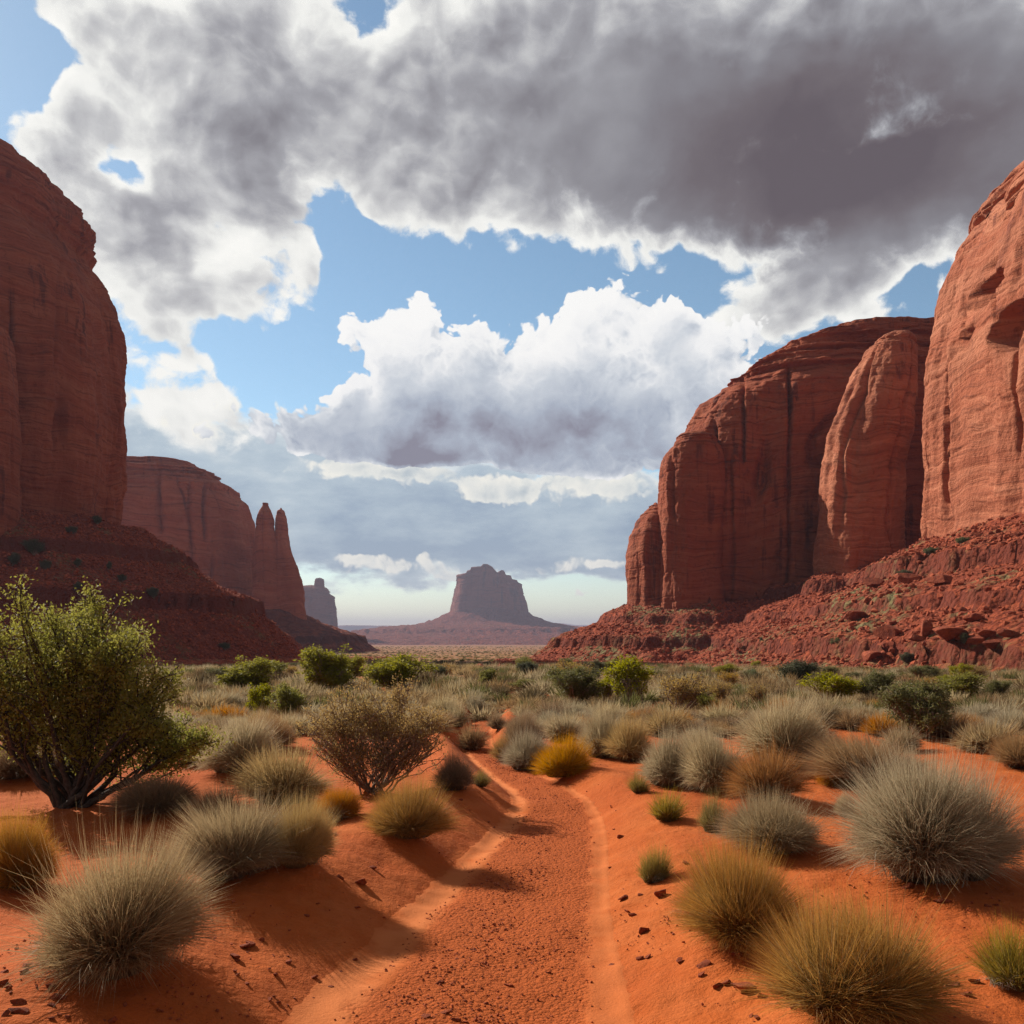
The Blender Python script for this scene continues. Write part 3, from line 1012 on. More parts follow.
rock_part('buttress', right, M['rock_near'], [(615, 656, 722), (595, 657, 722), (556, 659, 722), (487, 662, 722), (462, 666, 720), (447, 671, 718), (439, 679, 711), (435, 687, 702)], 226, 9,
          nz=260, nu=320, n=2.6, seed=12, rough=0.55, cracks=[(672, 450, 520, 1.2, 0.5)], ledges=0.8, cap_from=0.9)
rock_part('buttress', right, M['rock_near'], [(615, 628, 672), (595, 629, 672), (556, 629, 672), (536, 632, 670), (520, 640, 668), (508, 648, 664), (503, 653, 659)], 234, 8,
          nz=200, nu=260, n=2.5, seed=21, rough=0.5, cracks=[(650, 540, 600, 1.4, 0.6)], ledges=0.7, cap_from=0.9)
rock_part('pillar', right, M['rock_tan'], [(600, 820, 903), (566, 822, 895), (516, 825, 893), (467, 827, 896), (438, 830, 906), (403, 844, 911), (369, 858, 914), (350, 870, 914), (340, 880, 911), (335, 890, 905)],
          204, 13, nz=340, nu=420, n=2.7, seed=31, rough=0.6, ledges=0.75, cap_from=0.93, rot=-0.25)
# the sunlit wall: its west face runs back from beyond the frame
W_base = 18.0
R1 = [(600, 906, 1330), (555, 906, 1330), (480, 905, 1330), (430, 905, 1330), (380, 908, 1328), (335, 918, 1324), (300, 924, 1318), (270, 935, 1310), (245, 950, 1300), (228, 966, 1280), (214, 990, 1250), (204, 1030, 1200)]
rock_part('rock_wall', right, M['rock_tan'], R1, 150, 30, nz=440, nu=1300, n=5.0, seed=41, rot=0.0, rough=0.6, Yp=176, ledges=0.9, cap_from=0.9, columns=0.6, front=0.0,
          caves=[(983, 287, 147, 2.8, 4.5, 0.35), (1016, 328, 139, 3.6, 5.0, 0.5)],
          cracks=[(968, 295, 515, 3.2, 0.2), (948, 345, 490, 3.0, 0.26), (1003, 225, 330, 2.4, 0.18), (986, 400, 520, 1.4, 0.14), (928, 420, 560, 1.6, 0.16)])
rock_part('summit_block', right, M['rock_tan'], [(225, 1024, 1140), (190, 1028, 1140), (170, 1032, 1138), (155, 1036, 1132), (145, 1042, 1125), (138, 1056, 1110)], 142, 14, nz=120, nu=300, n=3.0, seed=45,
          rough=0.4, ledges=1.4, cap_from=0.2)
_line = [(34, 246, 10.7), (31.5, 234, 10.7), (38, 227, 10.5), (47, 220, 10.3), (60, 218, 10.6), (69, 214, 12), (72, 200, 15.5), (79, 192, 16.4), (84, 187, 17), (80, 176, 18.6), (80, 160, 20.4),
         (81, 145, 22.2), (84, 130, 23.8), (88, 112, 25), (95, 95, 26)]
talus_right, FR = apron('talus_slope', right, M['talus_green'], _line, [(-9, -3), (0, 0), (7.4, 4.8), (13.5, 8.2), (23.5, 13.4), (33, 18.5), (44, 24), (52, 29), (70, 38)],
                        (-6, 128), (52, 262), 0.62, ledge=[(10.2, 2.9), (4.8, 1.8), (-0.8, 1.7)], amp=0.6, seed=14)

# --- the butte in the middle distance on the left with its two spires
mid = empty('sandstone_butte', (-290, 700, 0), 'purple brown butte with a domed top and two thin spires at its end', 'butte')
B_prof = [(640, 32, 262), (607, 38, 258), (541, 42, 256), (519, 46, 253), (501, 52, 247), (488, 60, 238), (481, 66, 232), (470, 80, 216), (463, 100, 198), (459, 122, 176), (456, 136, 160)]
rock_part('rock_wall', mid, M['rock_mid'], B_prof, 700, 62, Yp=722, Yz=672, nz=320, nu=520, n=3.0, seed=51, unit=2.4, rough=0.7, columns=0.8, cap_from=0.82, layers=4,
          cracks=[(160, 480, 540, 5, 1.2), (190, 490, 600, 4, 1.2), (205, 480, 545, 5, 1.3), (212, 560, 600, 4, 1.2)])
rock_part('spire', mid, M['rock_mid'], [(640, 251, 284), (607, 252, 282), (570, 253, 279), (545, 254, 276), (530, 256, 273), (518, 257.5, 272), (510, 260, 270), (505, 262.5, 268), (503, 264, 266.5)], 672, 10,
          nz=220, nu=220, n=2.3, seed=55, unit=1.6, rough=0.36, ledges=1.6, cap_from=0.97)
rock_part('spire', mid, M['rock_mid'], [(640, 268, 309), (610, 270, 304), (585, 271, 302), (569, 272, 297), (549, 274.5, 289.5), (535, 275.5, 287.5), (524, 276, 286.5), (516, 277, 285), (511, 278.5, 283.5), (508, 280, 282)], 676, 11,
          nz=220, nu=220, n=2.3, seed=57, unit=1.6, rough=0.36, ledges=1.6, cap_from=0.97)
_line = [(-380, 760, 22), (-370, 660, 22), (-330, 640, 22), (-250, 640, 21), (-200, 655, 20), (-165, 668, 19.5), (-160, 690, 19.5), (-190, 740, 20), (-260, 770, 22)]
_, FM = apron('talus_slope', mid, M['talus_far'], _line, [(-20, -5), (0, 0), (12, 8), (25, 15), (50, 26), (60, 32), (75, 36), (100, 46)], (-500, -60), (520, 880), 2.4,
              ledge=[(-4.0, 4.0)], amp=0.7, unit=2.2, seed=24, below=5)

# --- far tower with a chimney rock, and the lone butte at the end of the valley
tower = empty('rock_tower', (-560, 2600, -20), 'far hazy mesa tower with a square chimney block on its shoulder', 'mesa')
rock_part('rock_wall', tower, M['rock_far'], [(645, 270, 337), (626, 276, 335), (605, 282, 334), (597, 286, 333), (592, 292, 329), (588, 299, 325), (586, 304, 321)], 2600, 70, nz=160, nu=260, n=3.2, seed=61,
          unit=6, rough=0.5, columns=0.5)
rock_part('chimney_block', tower, M['rock_far'], [(592, 314, 324.5), (585, 314.5, 324), (580, 315, 324), (579, 315.5, 323.5), (578.3, 317, 322)], 2575, 13, nz=60, nu=100, n=4.0, seed=63, unit=4, rough=0.25)

far = empty('sandstone_butte', (-83, 3200, -30), 'lone hazy butte standing at the end of the valley on a wide cone of scree', 'butte')
_tx = np.array([440, 456, 456.5, 467.5, 468.5, 471.5, 472.5, 482, 484, 490.5, 491.5, 494.5, 495.5, 499, 500, 501, 503.5, 505, 506, 511, 512, 517, 518, 522.5, 523, 530], float)
_tt = 614 - np.array([578, 577, 575, 574, 572, 571.5, 569, 568.5, 566.5, 566.5, 568.5, 569, 573, 573.5, 575, 571.5, 571.5, 573, 575.5, 576, 579, 580, 582, 583, 587, 590])
rock_part('rock_wall', far, M['rock_far'], [(620, 451, 527.5), (612, 452, 527), (608, 452.7, 526), (593, 454.5, 524.5), (585, 456, 523), (576, 457.5, 521.5), (570, 457.6, 521), (568, 457.8, 520.8)], 3200, 118, nz=200, nu=520, n=4.2,
          seed=71, unit=9, rough=0.32, columns=0.9, rot=0.12, dome=0.0, topfac=lambda px: np.interp(px, _tx, _tt) / 46.0)
_line = [(-205, 3230, 92), (-190, 3120, 92), (-130, 3085, 92), (-60, 3080, 90), (10, 3090, 88), (45, 3130, 86), (48, 3230, 86)]
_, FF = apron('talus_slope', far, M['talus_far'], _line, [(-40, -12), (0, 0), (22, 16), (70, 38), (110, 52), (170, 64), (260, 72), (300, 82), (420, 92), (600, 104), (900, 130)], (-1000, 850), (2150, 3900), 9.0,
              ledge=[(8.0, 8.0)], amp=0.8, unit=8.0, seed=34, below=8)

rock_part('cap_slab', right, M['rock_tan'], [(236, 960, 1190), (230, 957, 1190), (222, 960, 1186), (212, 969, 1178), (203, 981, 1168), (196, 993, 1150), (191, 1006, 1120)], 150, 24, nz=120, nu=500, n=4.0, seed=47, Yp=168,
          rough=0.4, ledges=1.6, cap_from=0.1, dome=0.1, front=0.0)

# --- low mesas along the horizon
def mesa_ridge(Y, x0, x1, tops, seed):
    n = 500
    px = np.linspace(x0, x1, n)
    top = np.interp(px, [t[0] for t in tops], [t[1] for t in tops])
    xw = (px - 512) / F * Y
    zt = CAM_H + (HOR - top) / F * Y + 5 * fbm(xw * 0.004, seed, 0, 4)
    rows = []
    for k, (dy, f_) in enumerate(((-900, -0.05), (-500, 0.25), (-260, 0.5), (-200, 0.93), (-150, 1.0), (400, 1.0), (520, 0.4), (900, -0.1))):
        zz = -80 + (zt + 80) * f_
        rows.append(np.stack([xw, Y + dy + 90 * fbm(xw * 0.002, seed + k * 0.1, 2.0, 4), zz], -1))
    return np.concatenate(rows), grid_faces(len(rows), n)


v, q = mesa_ridge(8200, -150, 1180, [(-150, 622), (200, 622), (300, 625.5), (340, 625.5), (430, 626), (520, 629), (545, 625), (575, 626), (600, 628), (640, 625), (800, 622), (1180, 621)], 3)
tag(link('hills', make_mesh('hills', v, quads=q), M['talus_far']), 'low hazy mesas along the horizon', kind='structure')
v, q = mesa_ridge(13500, -300, 1300, [(-300, 622), (250, 623), (420, 630), (540, 624.5), (560, 623), (575, 625), (640, 625), (900, 622), (1300, 622)], 9)
tag(link('hills', make_mesh('hills', v, quads=q), M['talus_far']), 'pale blue hills farthest away', kind='structure')

# ------------------------------------------------------------------ ground sheet and track strip (built once the mounds are known)
def build_ground():
    rings = np.concatenate([[0.35], 1.0 * (17000 / 1.0) ** np.linspace(0, 1, 1000)])
    fr = np.linspace(-0.62, 0.62, 620)
    bk = np.linspace(0.62, 2 * math.pi - 0.62, 160)[1:-1]
    th = np.concatenate([fr, bk])
    R, T = np.meshgrid(rings, th, indexing='ij')
    Xg, Yg = R * np.sin(T), R * np.cos(T)
    Zg = ground_z(Xg, Yg)
    near = (R < 40)
    Zn = 0.008 * fbm(Xg[near] * 7, Yg[near] * 7, 2.0, 3)
    s = np.abs(track_dist(Xg[near], Yg[near]))
    Zg[near] += Zn * sstep(1.2, 1.9, s)
    V = np.stack([Xg, Yg, Zg], -1).reshape(-1, 3)
    q = grid_faces(len(rings), len(th), True)
    V = np.concatenate([V, [[0, 0, gz(0, 0)]]])
    n = len(th)
    tri = np.stack([np.full(n, len(V) - 1), (np.arange(n) + 1) % n, np.arange(n)], -1)
    q = q[:, ::-1]
    me = make_mesh('ground', V, quads=q, tris=tri[:, ::-1])
    return tag(link('ground', me, M['sand']), 'red desert sand stretching out to the horizon', kind='structure')


def build_track():
    T = _smooth_track(1500)
    d = np.gradient(T[:, :2], axis=0)
    d /= np.linalg.norm(d, axis=1)[:, None] + 1e-9
    nrm = np.stack([d[:, 1], -d[:, 0]], -1)
    a = np.linspace(-1.62, 1.42, 120)
    Xg = T[:, None, 0] + nrm[:, None, 0] * a[None] * T[:, None, 2]
    Yg = T[:, None, 1] + nrm[:, None, 1] * a[None] * T[:, None, 2]
    Zg = ground_z(Xg, Yg)
    A = np.broadcast_to(a[None], Xg.shape)
    edge = np.minimum(sstep(-1.62, -1.30, A), sstep(1.42, 1.2, A))
    end = sstep(0, 60, np.arange(1500))[:, None] * sstep(1499, 1300, np.arange(1500))[:, None]
    lift = -0.03 + 0.037 * edge * end + 0.012 * (1 - edge) * fbm(Xg * 5, Yg * 5, 1.0, 3)
    grav = sstep(-1.05, -0.8, A) * sstep(1.1, 0.9, A)
    Zg = Zg + lift + grav * 0.006 * fbm(Xg * 16, Yg * 16, 3.0, 3) + 0.004 * fbm(Xg * 3, Yg * 1.2, 6.0, 2)
    V = np.stack([Xg, Yg, Zg], -1).reshape(-1, 3)
    across = (A.ravel() + 1.62) / 3.04
    me = make_mesh('track', V, quads=grid_faces(1500, 120), attr={'across': across})
    return tag(link('track', me, M['track']), 'sandy track with a gravelly middle and smooth wheel ruts', kind='structure')

# ------------------------------------------------------------------ grasses
def blades(n, seed, w=0.005, rz=0.7, base=0.13, tilt=1.45, jitter=0.16, bend=0.30, lmin=0.62, power=0.62, segs=3, up=0.0, kink=0.0):
    """n grass blades radiating from a small crown; unit width 1, height rz. Returns verts, quads, tris, t, v"""
    r = np.random.RandomState(seed)
    ph = r.uniform(0, 2 * math.pi, n)
    th = np.minimum(tilt * r.uniform(0, 1, n) ** power + r.normal(0, jitter, n), 1.6)
    th = np.abs(th)
    L = 1.0 / np.sqrt((np.sin(th) / 0.5) ** 2 + (np.cos(th) / rz) ** 2)
    cx_, cy_ = np.cos(ph) * th, np.sin(ph) * th
    lump = 1 + 0.30 * perlin(cx_ * 0.9, cy_ * 0.9, seed * 3.1) + 0.18 * perlin(cx_ * 2.6, cy_ * 2.6, seed * 1.7) + 0.10 * perlin(cx_ * 7, cy_ * 7, seed * 1.3)
    th = np.abs(th + 0.16 * perlin(cx_ * 3.5, cy_ * 3.5, seed * 2.3))
    lump = np.clip(lump, 0.4, 1.16)
    L = L * lump * (lmin + (1 - lmin) * r.beta(3.0, 1.3, n)) * (1 + 0.10 * r.exponential(0.5, n))
    rb = base * np.sqrt(r.uniform(0, 1, n))
    pb = ph + r.normal(0, 0.7, n)
    b = np.stack([rb * np.cos(pb), rb * np.sin(pb), -0.01 + 0 * rb], -1)
    nc = 4                                             # a tuft is a few crowns grown together
    cxs = r.normal(0, 0.085, (nc, 2))
    kc = r.randint(0, nc, n)
    b[:, :2] += cxs[kc]
    L = L * r.uniform(0.78, 1.08, nc)[kc]
    ts = np.linspace(0, 1, segs + 1)
    th0 = th * (0.80 - bend)
    P_ = [b]
    bd = bend * r.uniform(0.3, 1.5, n)
    phk = ph.copy()
    for k in range(segs):
        f = (k + 0.5) / segs
        tk = th0 + (th * 1.08 - th0) * np.minimum(f * 1.5, 1.0) + bd * 0.4 * np.maximum(f - 0.4, 0) * np.sin(th) * 2 + up * f
        if kink:
            tk = tk + r.normal(0, kink, n)
            phk = phk + r.normal(0, kink, n)
        dir_ = np.stack([np.sin(tk) * np.cos(phk), np.sin(tk) * np.sin(phk), np.cos(tk)], -1)
        P_.append(P_[-1] + dir_ * (L / segs)[:, None])
    P_ = np.stack(P_, 1)                               # n, segs+1, 3
    P_[:, 1:, 2] = np.maximum(P_[:, 1:, 2], 0.012)
    ax = r.normal(size=(n, 3))
    dr = P_[:, -1] - P_[:, 0]
    sd_ = np.cross(dr, ax)
    sd_ /= np.linalg.norm(sd_, axis=1)[:, None] + 1e-9
    wd = w * r.uniform(0.6, 1.25, n)
    prof = np.array([0.8, 1.0, 0.75, 0.45, 0.3][:segs])
    lft = P_[:, :segs] - sd_[:, None] * (wd[:, None] * prof[None])[..., None] * 0.5
    rgt = P_[:, :segs] + sd_[:, None] * (wd[:, None] * prof[None])[..., None] * 0.5
    m = 2 * segs + 1
    V = np.empty((n, m, 3))
    V[:, 0:2 * segs:2] = lft
    V[:, 1:2 * segs:2] = rgt
    V[:, -1] = P_[:, -1]
    o = (np.arange(n) * m)[:, None]
    Q = np.concatenate([np.stack([o[:, 0] + 2 * k, o[:, 0] + 2 * k + 1, o[:, 0] + 2 * k + 3, o[:, 0] + 2 * k + 2], -1) for k in range(segs - 1)]) if segs > 1 else np.zeros((0, 4), int)
    T = np.stack([o[:, 0] + 2 * segs - 2, o[:, 0] + 2 * segs - 1, o[:, 0] + 2 * segs], -1)
    tv = np.empty((n, m))
    tv[:, 0:2 * segs:2] = ts[None, :segs]
    tv[:, 1:2 * segs:2] = ts[None, :segs]
    tv[:, -1] = 1
    vv = np.repeat(r.uniform(0, 1, n), m)
    return V.reshape(-1, 3), Q, T, tv.ravel(), vv


def blade_mesh(name, mat, parts):
    V, Q, T, A, B, off = [], [], [], [], [], 0
    for (v, q, t, a, b) in parts:
        V.append(v); Q.append(q + off); T.append(t + off); A.append(a); B.append(b)
        off += len(v)
    me = make_mesh(name, np.concatenate(V), quads=np.concatenate(Q), tris=np.concatenate(T), attr={'t': np.concatenate(A), 'v': np.concatenate(B)}, smooth=False)
    me.materials.append(mat)
    return me


TUFT = {}           # kind, level of detail -> list of (blade mesh, dead blade mesh)
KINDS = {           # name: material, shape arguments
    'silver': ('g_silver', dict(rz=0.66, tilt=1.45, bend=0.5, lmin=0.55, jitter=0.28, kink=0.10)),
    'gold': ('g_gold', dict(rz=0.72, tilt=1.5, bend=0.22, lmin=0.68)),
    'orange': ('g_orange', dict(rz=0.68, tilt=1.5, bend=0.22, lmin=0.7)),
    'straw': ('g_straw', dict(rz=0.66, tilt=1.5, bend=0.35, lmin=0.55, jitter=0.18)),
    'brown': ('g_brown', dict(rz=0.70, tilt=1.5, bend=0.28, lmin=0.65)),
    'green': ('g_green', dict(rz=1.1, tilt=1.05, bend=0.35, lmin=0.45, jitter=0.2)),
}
LOD = {0: (11000, 0.0030, 3), 1: (5500, 0.0048, 3), 2: (1500, 0.011, 2), 3: (220, 0.035, 2)}
BIG = {'silver': 9000}


def tuft_meshes(kind, lod, variant):
    key = (kind, lod, variant)
    if key not in TUFT:
        mat, kw = KINDS[kind]
        n, w, sg = LOD[lod]
        if kind == 'green':
            n = int(n * 0.22)
            w *= 1.6
        seed = 100 + 17 * variant + 1000 * lod + sum(map(ord, kind))
        parts = [blades(n, seed, w=w, segs=sg, **kw)]
        if lod <= 1:
            kw2 = dict(kw)
            kw2.update(rz=kw['rz'] * 1.0, lmin=0.7, jitter=0.35, kink=0.10, bend=kw['bend'] * 1.5)
            parts.append(blades(n // 14, seed + 5, w=w * 0.9, segs=sg, **kw2))
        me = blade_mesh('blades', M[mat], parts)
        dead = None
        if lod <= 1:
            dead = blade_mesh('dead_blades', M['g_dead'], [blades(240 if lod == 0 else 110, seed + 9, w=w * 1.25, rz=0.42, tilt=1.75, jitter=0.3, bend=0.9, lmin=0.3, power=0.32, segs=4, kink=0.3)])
        TUFT[key] = (me, dead)
    return TUFT[key]


rnd = random.Random(5)


def tuft_at(x, y, w, h, kind, label, group=None, lod=None, variant=None, name='grass_tuft', sink=0.0):
    dist = math.hypot(x, y)
    if lod is None:
        lod = 0 if dist < 9.5 else 1 if dist < 16 else 2
    variant = rnd.randrange(5) if variant is None else variant
    me, dead = tuft_meshes(kind, lod, variant)
    z = gz(x, y) - sink
    rz = KINDS[kind][1]['rz']
    sq = rnd.uniform(0.86, 1.12)
    sc = (w * sq, w / sq, h / rz)
    rot = rnd.uniform(0, 6.283)
    if lod >= 1:
        o = link(name, me)
        o.location, o.scale, o.rotation_euler = (x, y, z), sc, (rnd.uniform(-.1, .1), rnd.uniform(-.1, .1), rot)
        return tag(o, label, 'grass tuft', group)
    o = empty(name, (x, y, z), label, 'grass tuft', group)
    o.rotation_euler = (rnd.uniform(-.06, .06), rnd.uniform(-.06, .06), rot)
    for nm, m_ in (('blades', me), ('dead_blades', dead)):
        c = link(nm, m_, None, o)
        c.scale = sc
    return o


# base pixel, width, height, kind, label
TUFTS = [
    (118, 968, 200, 158, 'straw', 'largest straw-coloured tussock, bristling and dark at its base, beside the left track bank'),
    (8, 888, 78, 84, 'gold', 'yellow-tipped tuft cut by the picture edge below the olive tree'),
    (232, 880, 150, 104, 'straw', 'wide pale straw tussock behind the largest tussock, above the shaded rut'),
    (298, 866, 78, 92, 'straw', 'narrower straw tussock leaning out of the wide pale one towards the track'),
    (409, 840, 80, 70, 'gold', 'round golden tuft on the bank whose shadow crosses the track'),
    (337, 820, 48, 44, 'orange', 'small rusty tuft at the foot of the bronze twiggy bush'),
    (453, 790, 36, 40, 'brown', 'brown tuft at the right edge of the bronze twiggy bush'),
    (481, 787, 20, 20, 'green', 'tiny yellowish tuft on the track edge beside the brown tuft'),
    (470, 750, 28, 28, 'brown', 'small brown tuft where the track narrows, left verge'),
    (498, 729, 20, 17, 'brown', 'little dark tuft standing alone on red sand where the track vanishes'),
    (476, 717, 30, 24, 'silver', 'grey tuft with a dark side at the end of the visible track'),
    (456, 727, 30, 25, 'silver', 'pale grey tuft just above the bronze twiggy bush end of the track'),
    (528, 771, 50, 44, 'silver', 'silvery brown round tuft on the inside of the track bend'),
    (567, 776, 48, 41, 'gold', 'golden round tuft at the front of the row on the track bend'),
    (563, 741, 42, 34, 'silver', 'grey domed tuft behind the golden one on the track bend'),
    (505, 761, 30, 28, 'gold', 'small golden tuft first in the row on the track bend'),
    (523, 746, 36, 36, 'brown', 'brown tuft in the second row of the track bend'),
    (547, 723, 38, 26, 'brown', 'low brownish tuft under the dull green shrub'),
    (603, 758, 46, 54, 'silver', 'silver-topped tuft with a dark right side, right of the golden bend tuft'),
    (634, 761, 48, 46, 'straw', 'straw tuft with dark middle next to bare sand slope'),
    (643, 721, 32, 18, 'silver', 'small pale tuft under the yellow-green treelike shrub'),
    (678, 729, 32, 20, 'orange', 'small bright orange tuft above the two grey domes'),
    (672, 786, 58, 60, 'silver', 'left of the twin grey domed tussocks'),
    (718, 791, 66, 68, 'silver', 'right of the twin grey domed tussocks'),
    (771, 800, 70, 56, 'orange', 'bright rusty orange domed tuft behind the straw tussock'),
    (788, 768, 86, 76, 'silver', 'tall grey tussock behind the rusty orange dome'),
    (780, 852, 122, 72, 'straw', 'broad straw tussock in front of the rusty orange dome'),
    (712, 832, 40, 52, 'green', 'thin upright golden tuft squeezed beside the broad straw tussock'),
    (668, 822, 40, 36, 'green', 'loose green-gold tuft at the upper edge of the sand slope'),
    (639, 793, 26, 26, 'green', 'small yellow tuft on the crest of the sand slope'),
    (655, 882, 38, 52, 'green', 'lone upright golden tuft on the sand slope beside the track'),
    (738, 942, 122, 110, 'gold', 'big golden green dome beside the sand slope, left of the lowest tussock'),
    (864, 1014, 170, 132, 'gold', 'lowest big golden brown tussock with pale bent blades at its base'),
    (1020, 990, 84, 84, 'green', 'sparse spiky green-gold tuft cut by the lower right picture edge'),
    (944, 884, 208, 150, 'silver', 'largest silver-grey bush-like tussock with tangled pale stems'),
    (878, 786, 108, 58, 'brown', 'broad brown-grey tussock behind the largest silver one'),
    (836, 786, 34, 30, 'orange', 'small rusty tuft at the left end of the broad brown-grey tussock'),
    (846, 816, 22, 24, 'silver', 'tiny grey tuft alone on red sand left of the largest silver tussock'),
    (855, 729, 40, 22, 'brown', 'low brown tuft behind bare red sand patch'),
    (878, 735, 38, 22, 'orange', 'low orange tuft next to the bare red sand patch'),
    (832, 722, 26, 18, 'silver', 'small grey tuft at the far end of the bare red sand patch'),
    (875, 712, 20, 14, 'gold', 'tiny golden tuft below the pair of green shrubs'),
    (1014, 734, 46, 26, 'silver', 'pale grey-green tuft at the right edge behind the largest silver tussock'),
    (986, 712, 34, 20, 'brown', 'brownish tuft below the small green shrub at the right'),
    (284, 802, 84, 58, 'straw', 'straw tussock directly left of the bronze twiggy bush stems'),
    (242, 772, 70, 58, 'silver', 'pale silvery tussock right behind the olive tree crown'),
    (268, 750, 52, 40, 'brown', 'brown bristly tussock between the pale silvery one and the green shrubs'),
    (222, 724, 44, 20, 'orange', 'flat orange tuft beyond the olive tree crown'),
    (160, 812, 92, 40, 'brown', 'dark brown tussock in the shade of the olive tree'),
    (212, 832, 60, 60, 'brown', 'brown tussock between the olive tree and wide pale tussock'),
    (232, 708, 40, 18, 'silver', 'low grey tuft beyond the flat orange tuft'),
    (700, 756, 44, 30, 'silver', 'dim grey tuft peeping above the twin grey domes'),
    (988, 752, 64, 36, 'straw', 'straw tuft peeping out behind the top of the largest silver tussock, right side'),
    (955, 738, 50, 28, 'brown', 'brown tuft directly right of the twiggy green-topped shrub'),
    (1030, 768, 60, 40, 'brown', 'brown tuft at the right edge, half cut off, above the largest silver tussock'),
    (905, 752, 46, 30, 'straw', 'straw tuft just left below the twiggy green-topped shrub'),
    (22, 776, 84, 44, 'brown', 'brown grass behind the olive tree trunk, near the left edge'),
    (34, 744, 64, 36, 'silver', 'pale grey grass seen through the lower branches of the olive tree'),
    (196, 764, 64, 46, 'straw', 'straw tussock at the right tip of the olive tree branches'),
    (158, 742, 60, 40, 'silver', 'grey grass in the shade behind the olive tree crown'),
    (820, 752, 44, 30, 'brown', 'brown tuft hidden half behind the tall grey tussock'),
]
for (bx, by, w, h, kind, lab) in TUFTS:
    X_, Y_, Z_ = on_ground(bx, by)
    if w > 60 and Y_ < 16:
        HUMPS.append((X_, Y_, 0.55 * w * Y_ / F, 0.05 + 0.03 * w * Y_ / F))
placed = []
for i, (bx, by, w, h, kind, lab) in enumerate(TUFTS):
    X_, Y_, Z_ = on_ground(bx, by)
    Wm, Hm = w * Y_ / F, h * Y_ / F
    k_ = 0.97 if Y_ < 9.5 else 1.14
    tuft_at(X_, Y_ + 0.12 * Wm, Wm * k_, Hm * k_ * 0.93, kind, lab, variant=i % 5)
    placed.append((X_, Y_, Wm * 0.5))


# ------------------------------------------------------------------ shrubs and the tree
class Branches:
    """collects tapering tubes into one mesh"""
    def __init__(self):
        self.V, self.Q, self.n = [], [], 0

    def tube(self, pts, r0, r1, sides=5):
        pts = np.asarray(pts)
        m = len(pts)
        d = np.gradient(pts, axis=0)
        d /= np.linalg.norm(d, axis=1)[:, None] + 1e-9
        up = np.array([0.31, 0.77, 0.55])
        a = np.cross(d, up)
        a /= np.linalg.norm(a, axis=1)[:, None] + 1e-9
        b = np.cross(d, a)
        rad = r0 + (r1 - r0) * np.linspace(0, 1, m)
        ang = np.linspace(0, 2 * math.pi, sides, endpoint=False)
        ring = pts[:, None] + rad[:, None, None] * (a[:, None] * np.cos(ang)[None, :, None] + b[:, None] * np.sin(ang)[None, :, None])
        self.V.append(ring.reshape(-1, 3))
        self.Q.append(grid_faces(m, sides, True, self.n))
        self.n += m * sides

    def mesh(self, name, mat):
        me = make_mesh(name, np.concatenate(self.V), quads=np.concatenate(self.Q))
        me.materials.append(mat)
        return me


def curve(p0, p1, r, sag=0.12, n=6, arch=0.0):
    p0, p1 = np.asarray(p0, float), np.asarray(p1, float)
    t = np.linspace(0, 1, n)[:, None]
    L = np.linalg.norm(p1 - p0)
    mid = (p0 + p1) / 2 + r.normal(0, sag * L, 3) + np.array([0, 0, arch * L])
    p = (1 - t) ** 2 * p0 + 2 * t * (1 - t) * mid + t * t * p1
    p[1:-1] += r.normal(0, 0.018 * L, (n - 2, 3))
    return p


def leaf_cloud(points, dirs, per, size, spread, r, shape=2.2):
    """small leaf quads round the twig ends"""
    n = len(points)
    P0 = np.repeat(np.asarray(points), per, 0) + r.normal(0, spread, (n * per, 3))
    N = len(P0)
    ax = r.normal(size=(N, 3)) + np.repeat(np.asarray(dirs), per, 0) * 0.8 + np.array([0, 0, 0.25])
    ax /= np.linalg.norm(ax, axis=1)[:, None]
    sd_ = np.cross(ax, r.normal(size=(N, 3)))
    sd_ /= np.linalg.norm(sd_, axis=1)[:, None] + 1e-9
    L = size * r.uniform(0.6, 1.3, N)[:, None]
    W = L / shape
    V = np.stack([P0, P0 + ax * L * 0.5 + sd_ * W * 0.5, P0 + ax * L, P0 + ax * L * 0.5 - sd_ * W * 0.5], 1)
    Q = np.arange(N * 4).reshape(N, 4)
    v = np.repeat(r.uniform(0, 1, N), 4)
    t = np.tile([0.0, 0.5, 1.0, 0.5], N)
    return V.reshape(-1, 3), Q, t, v


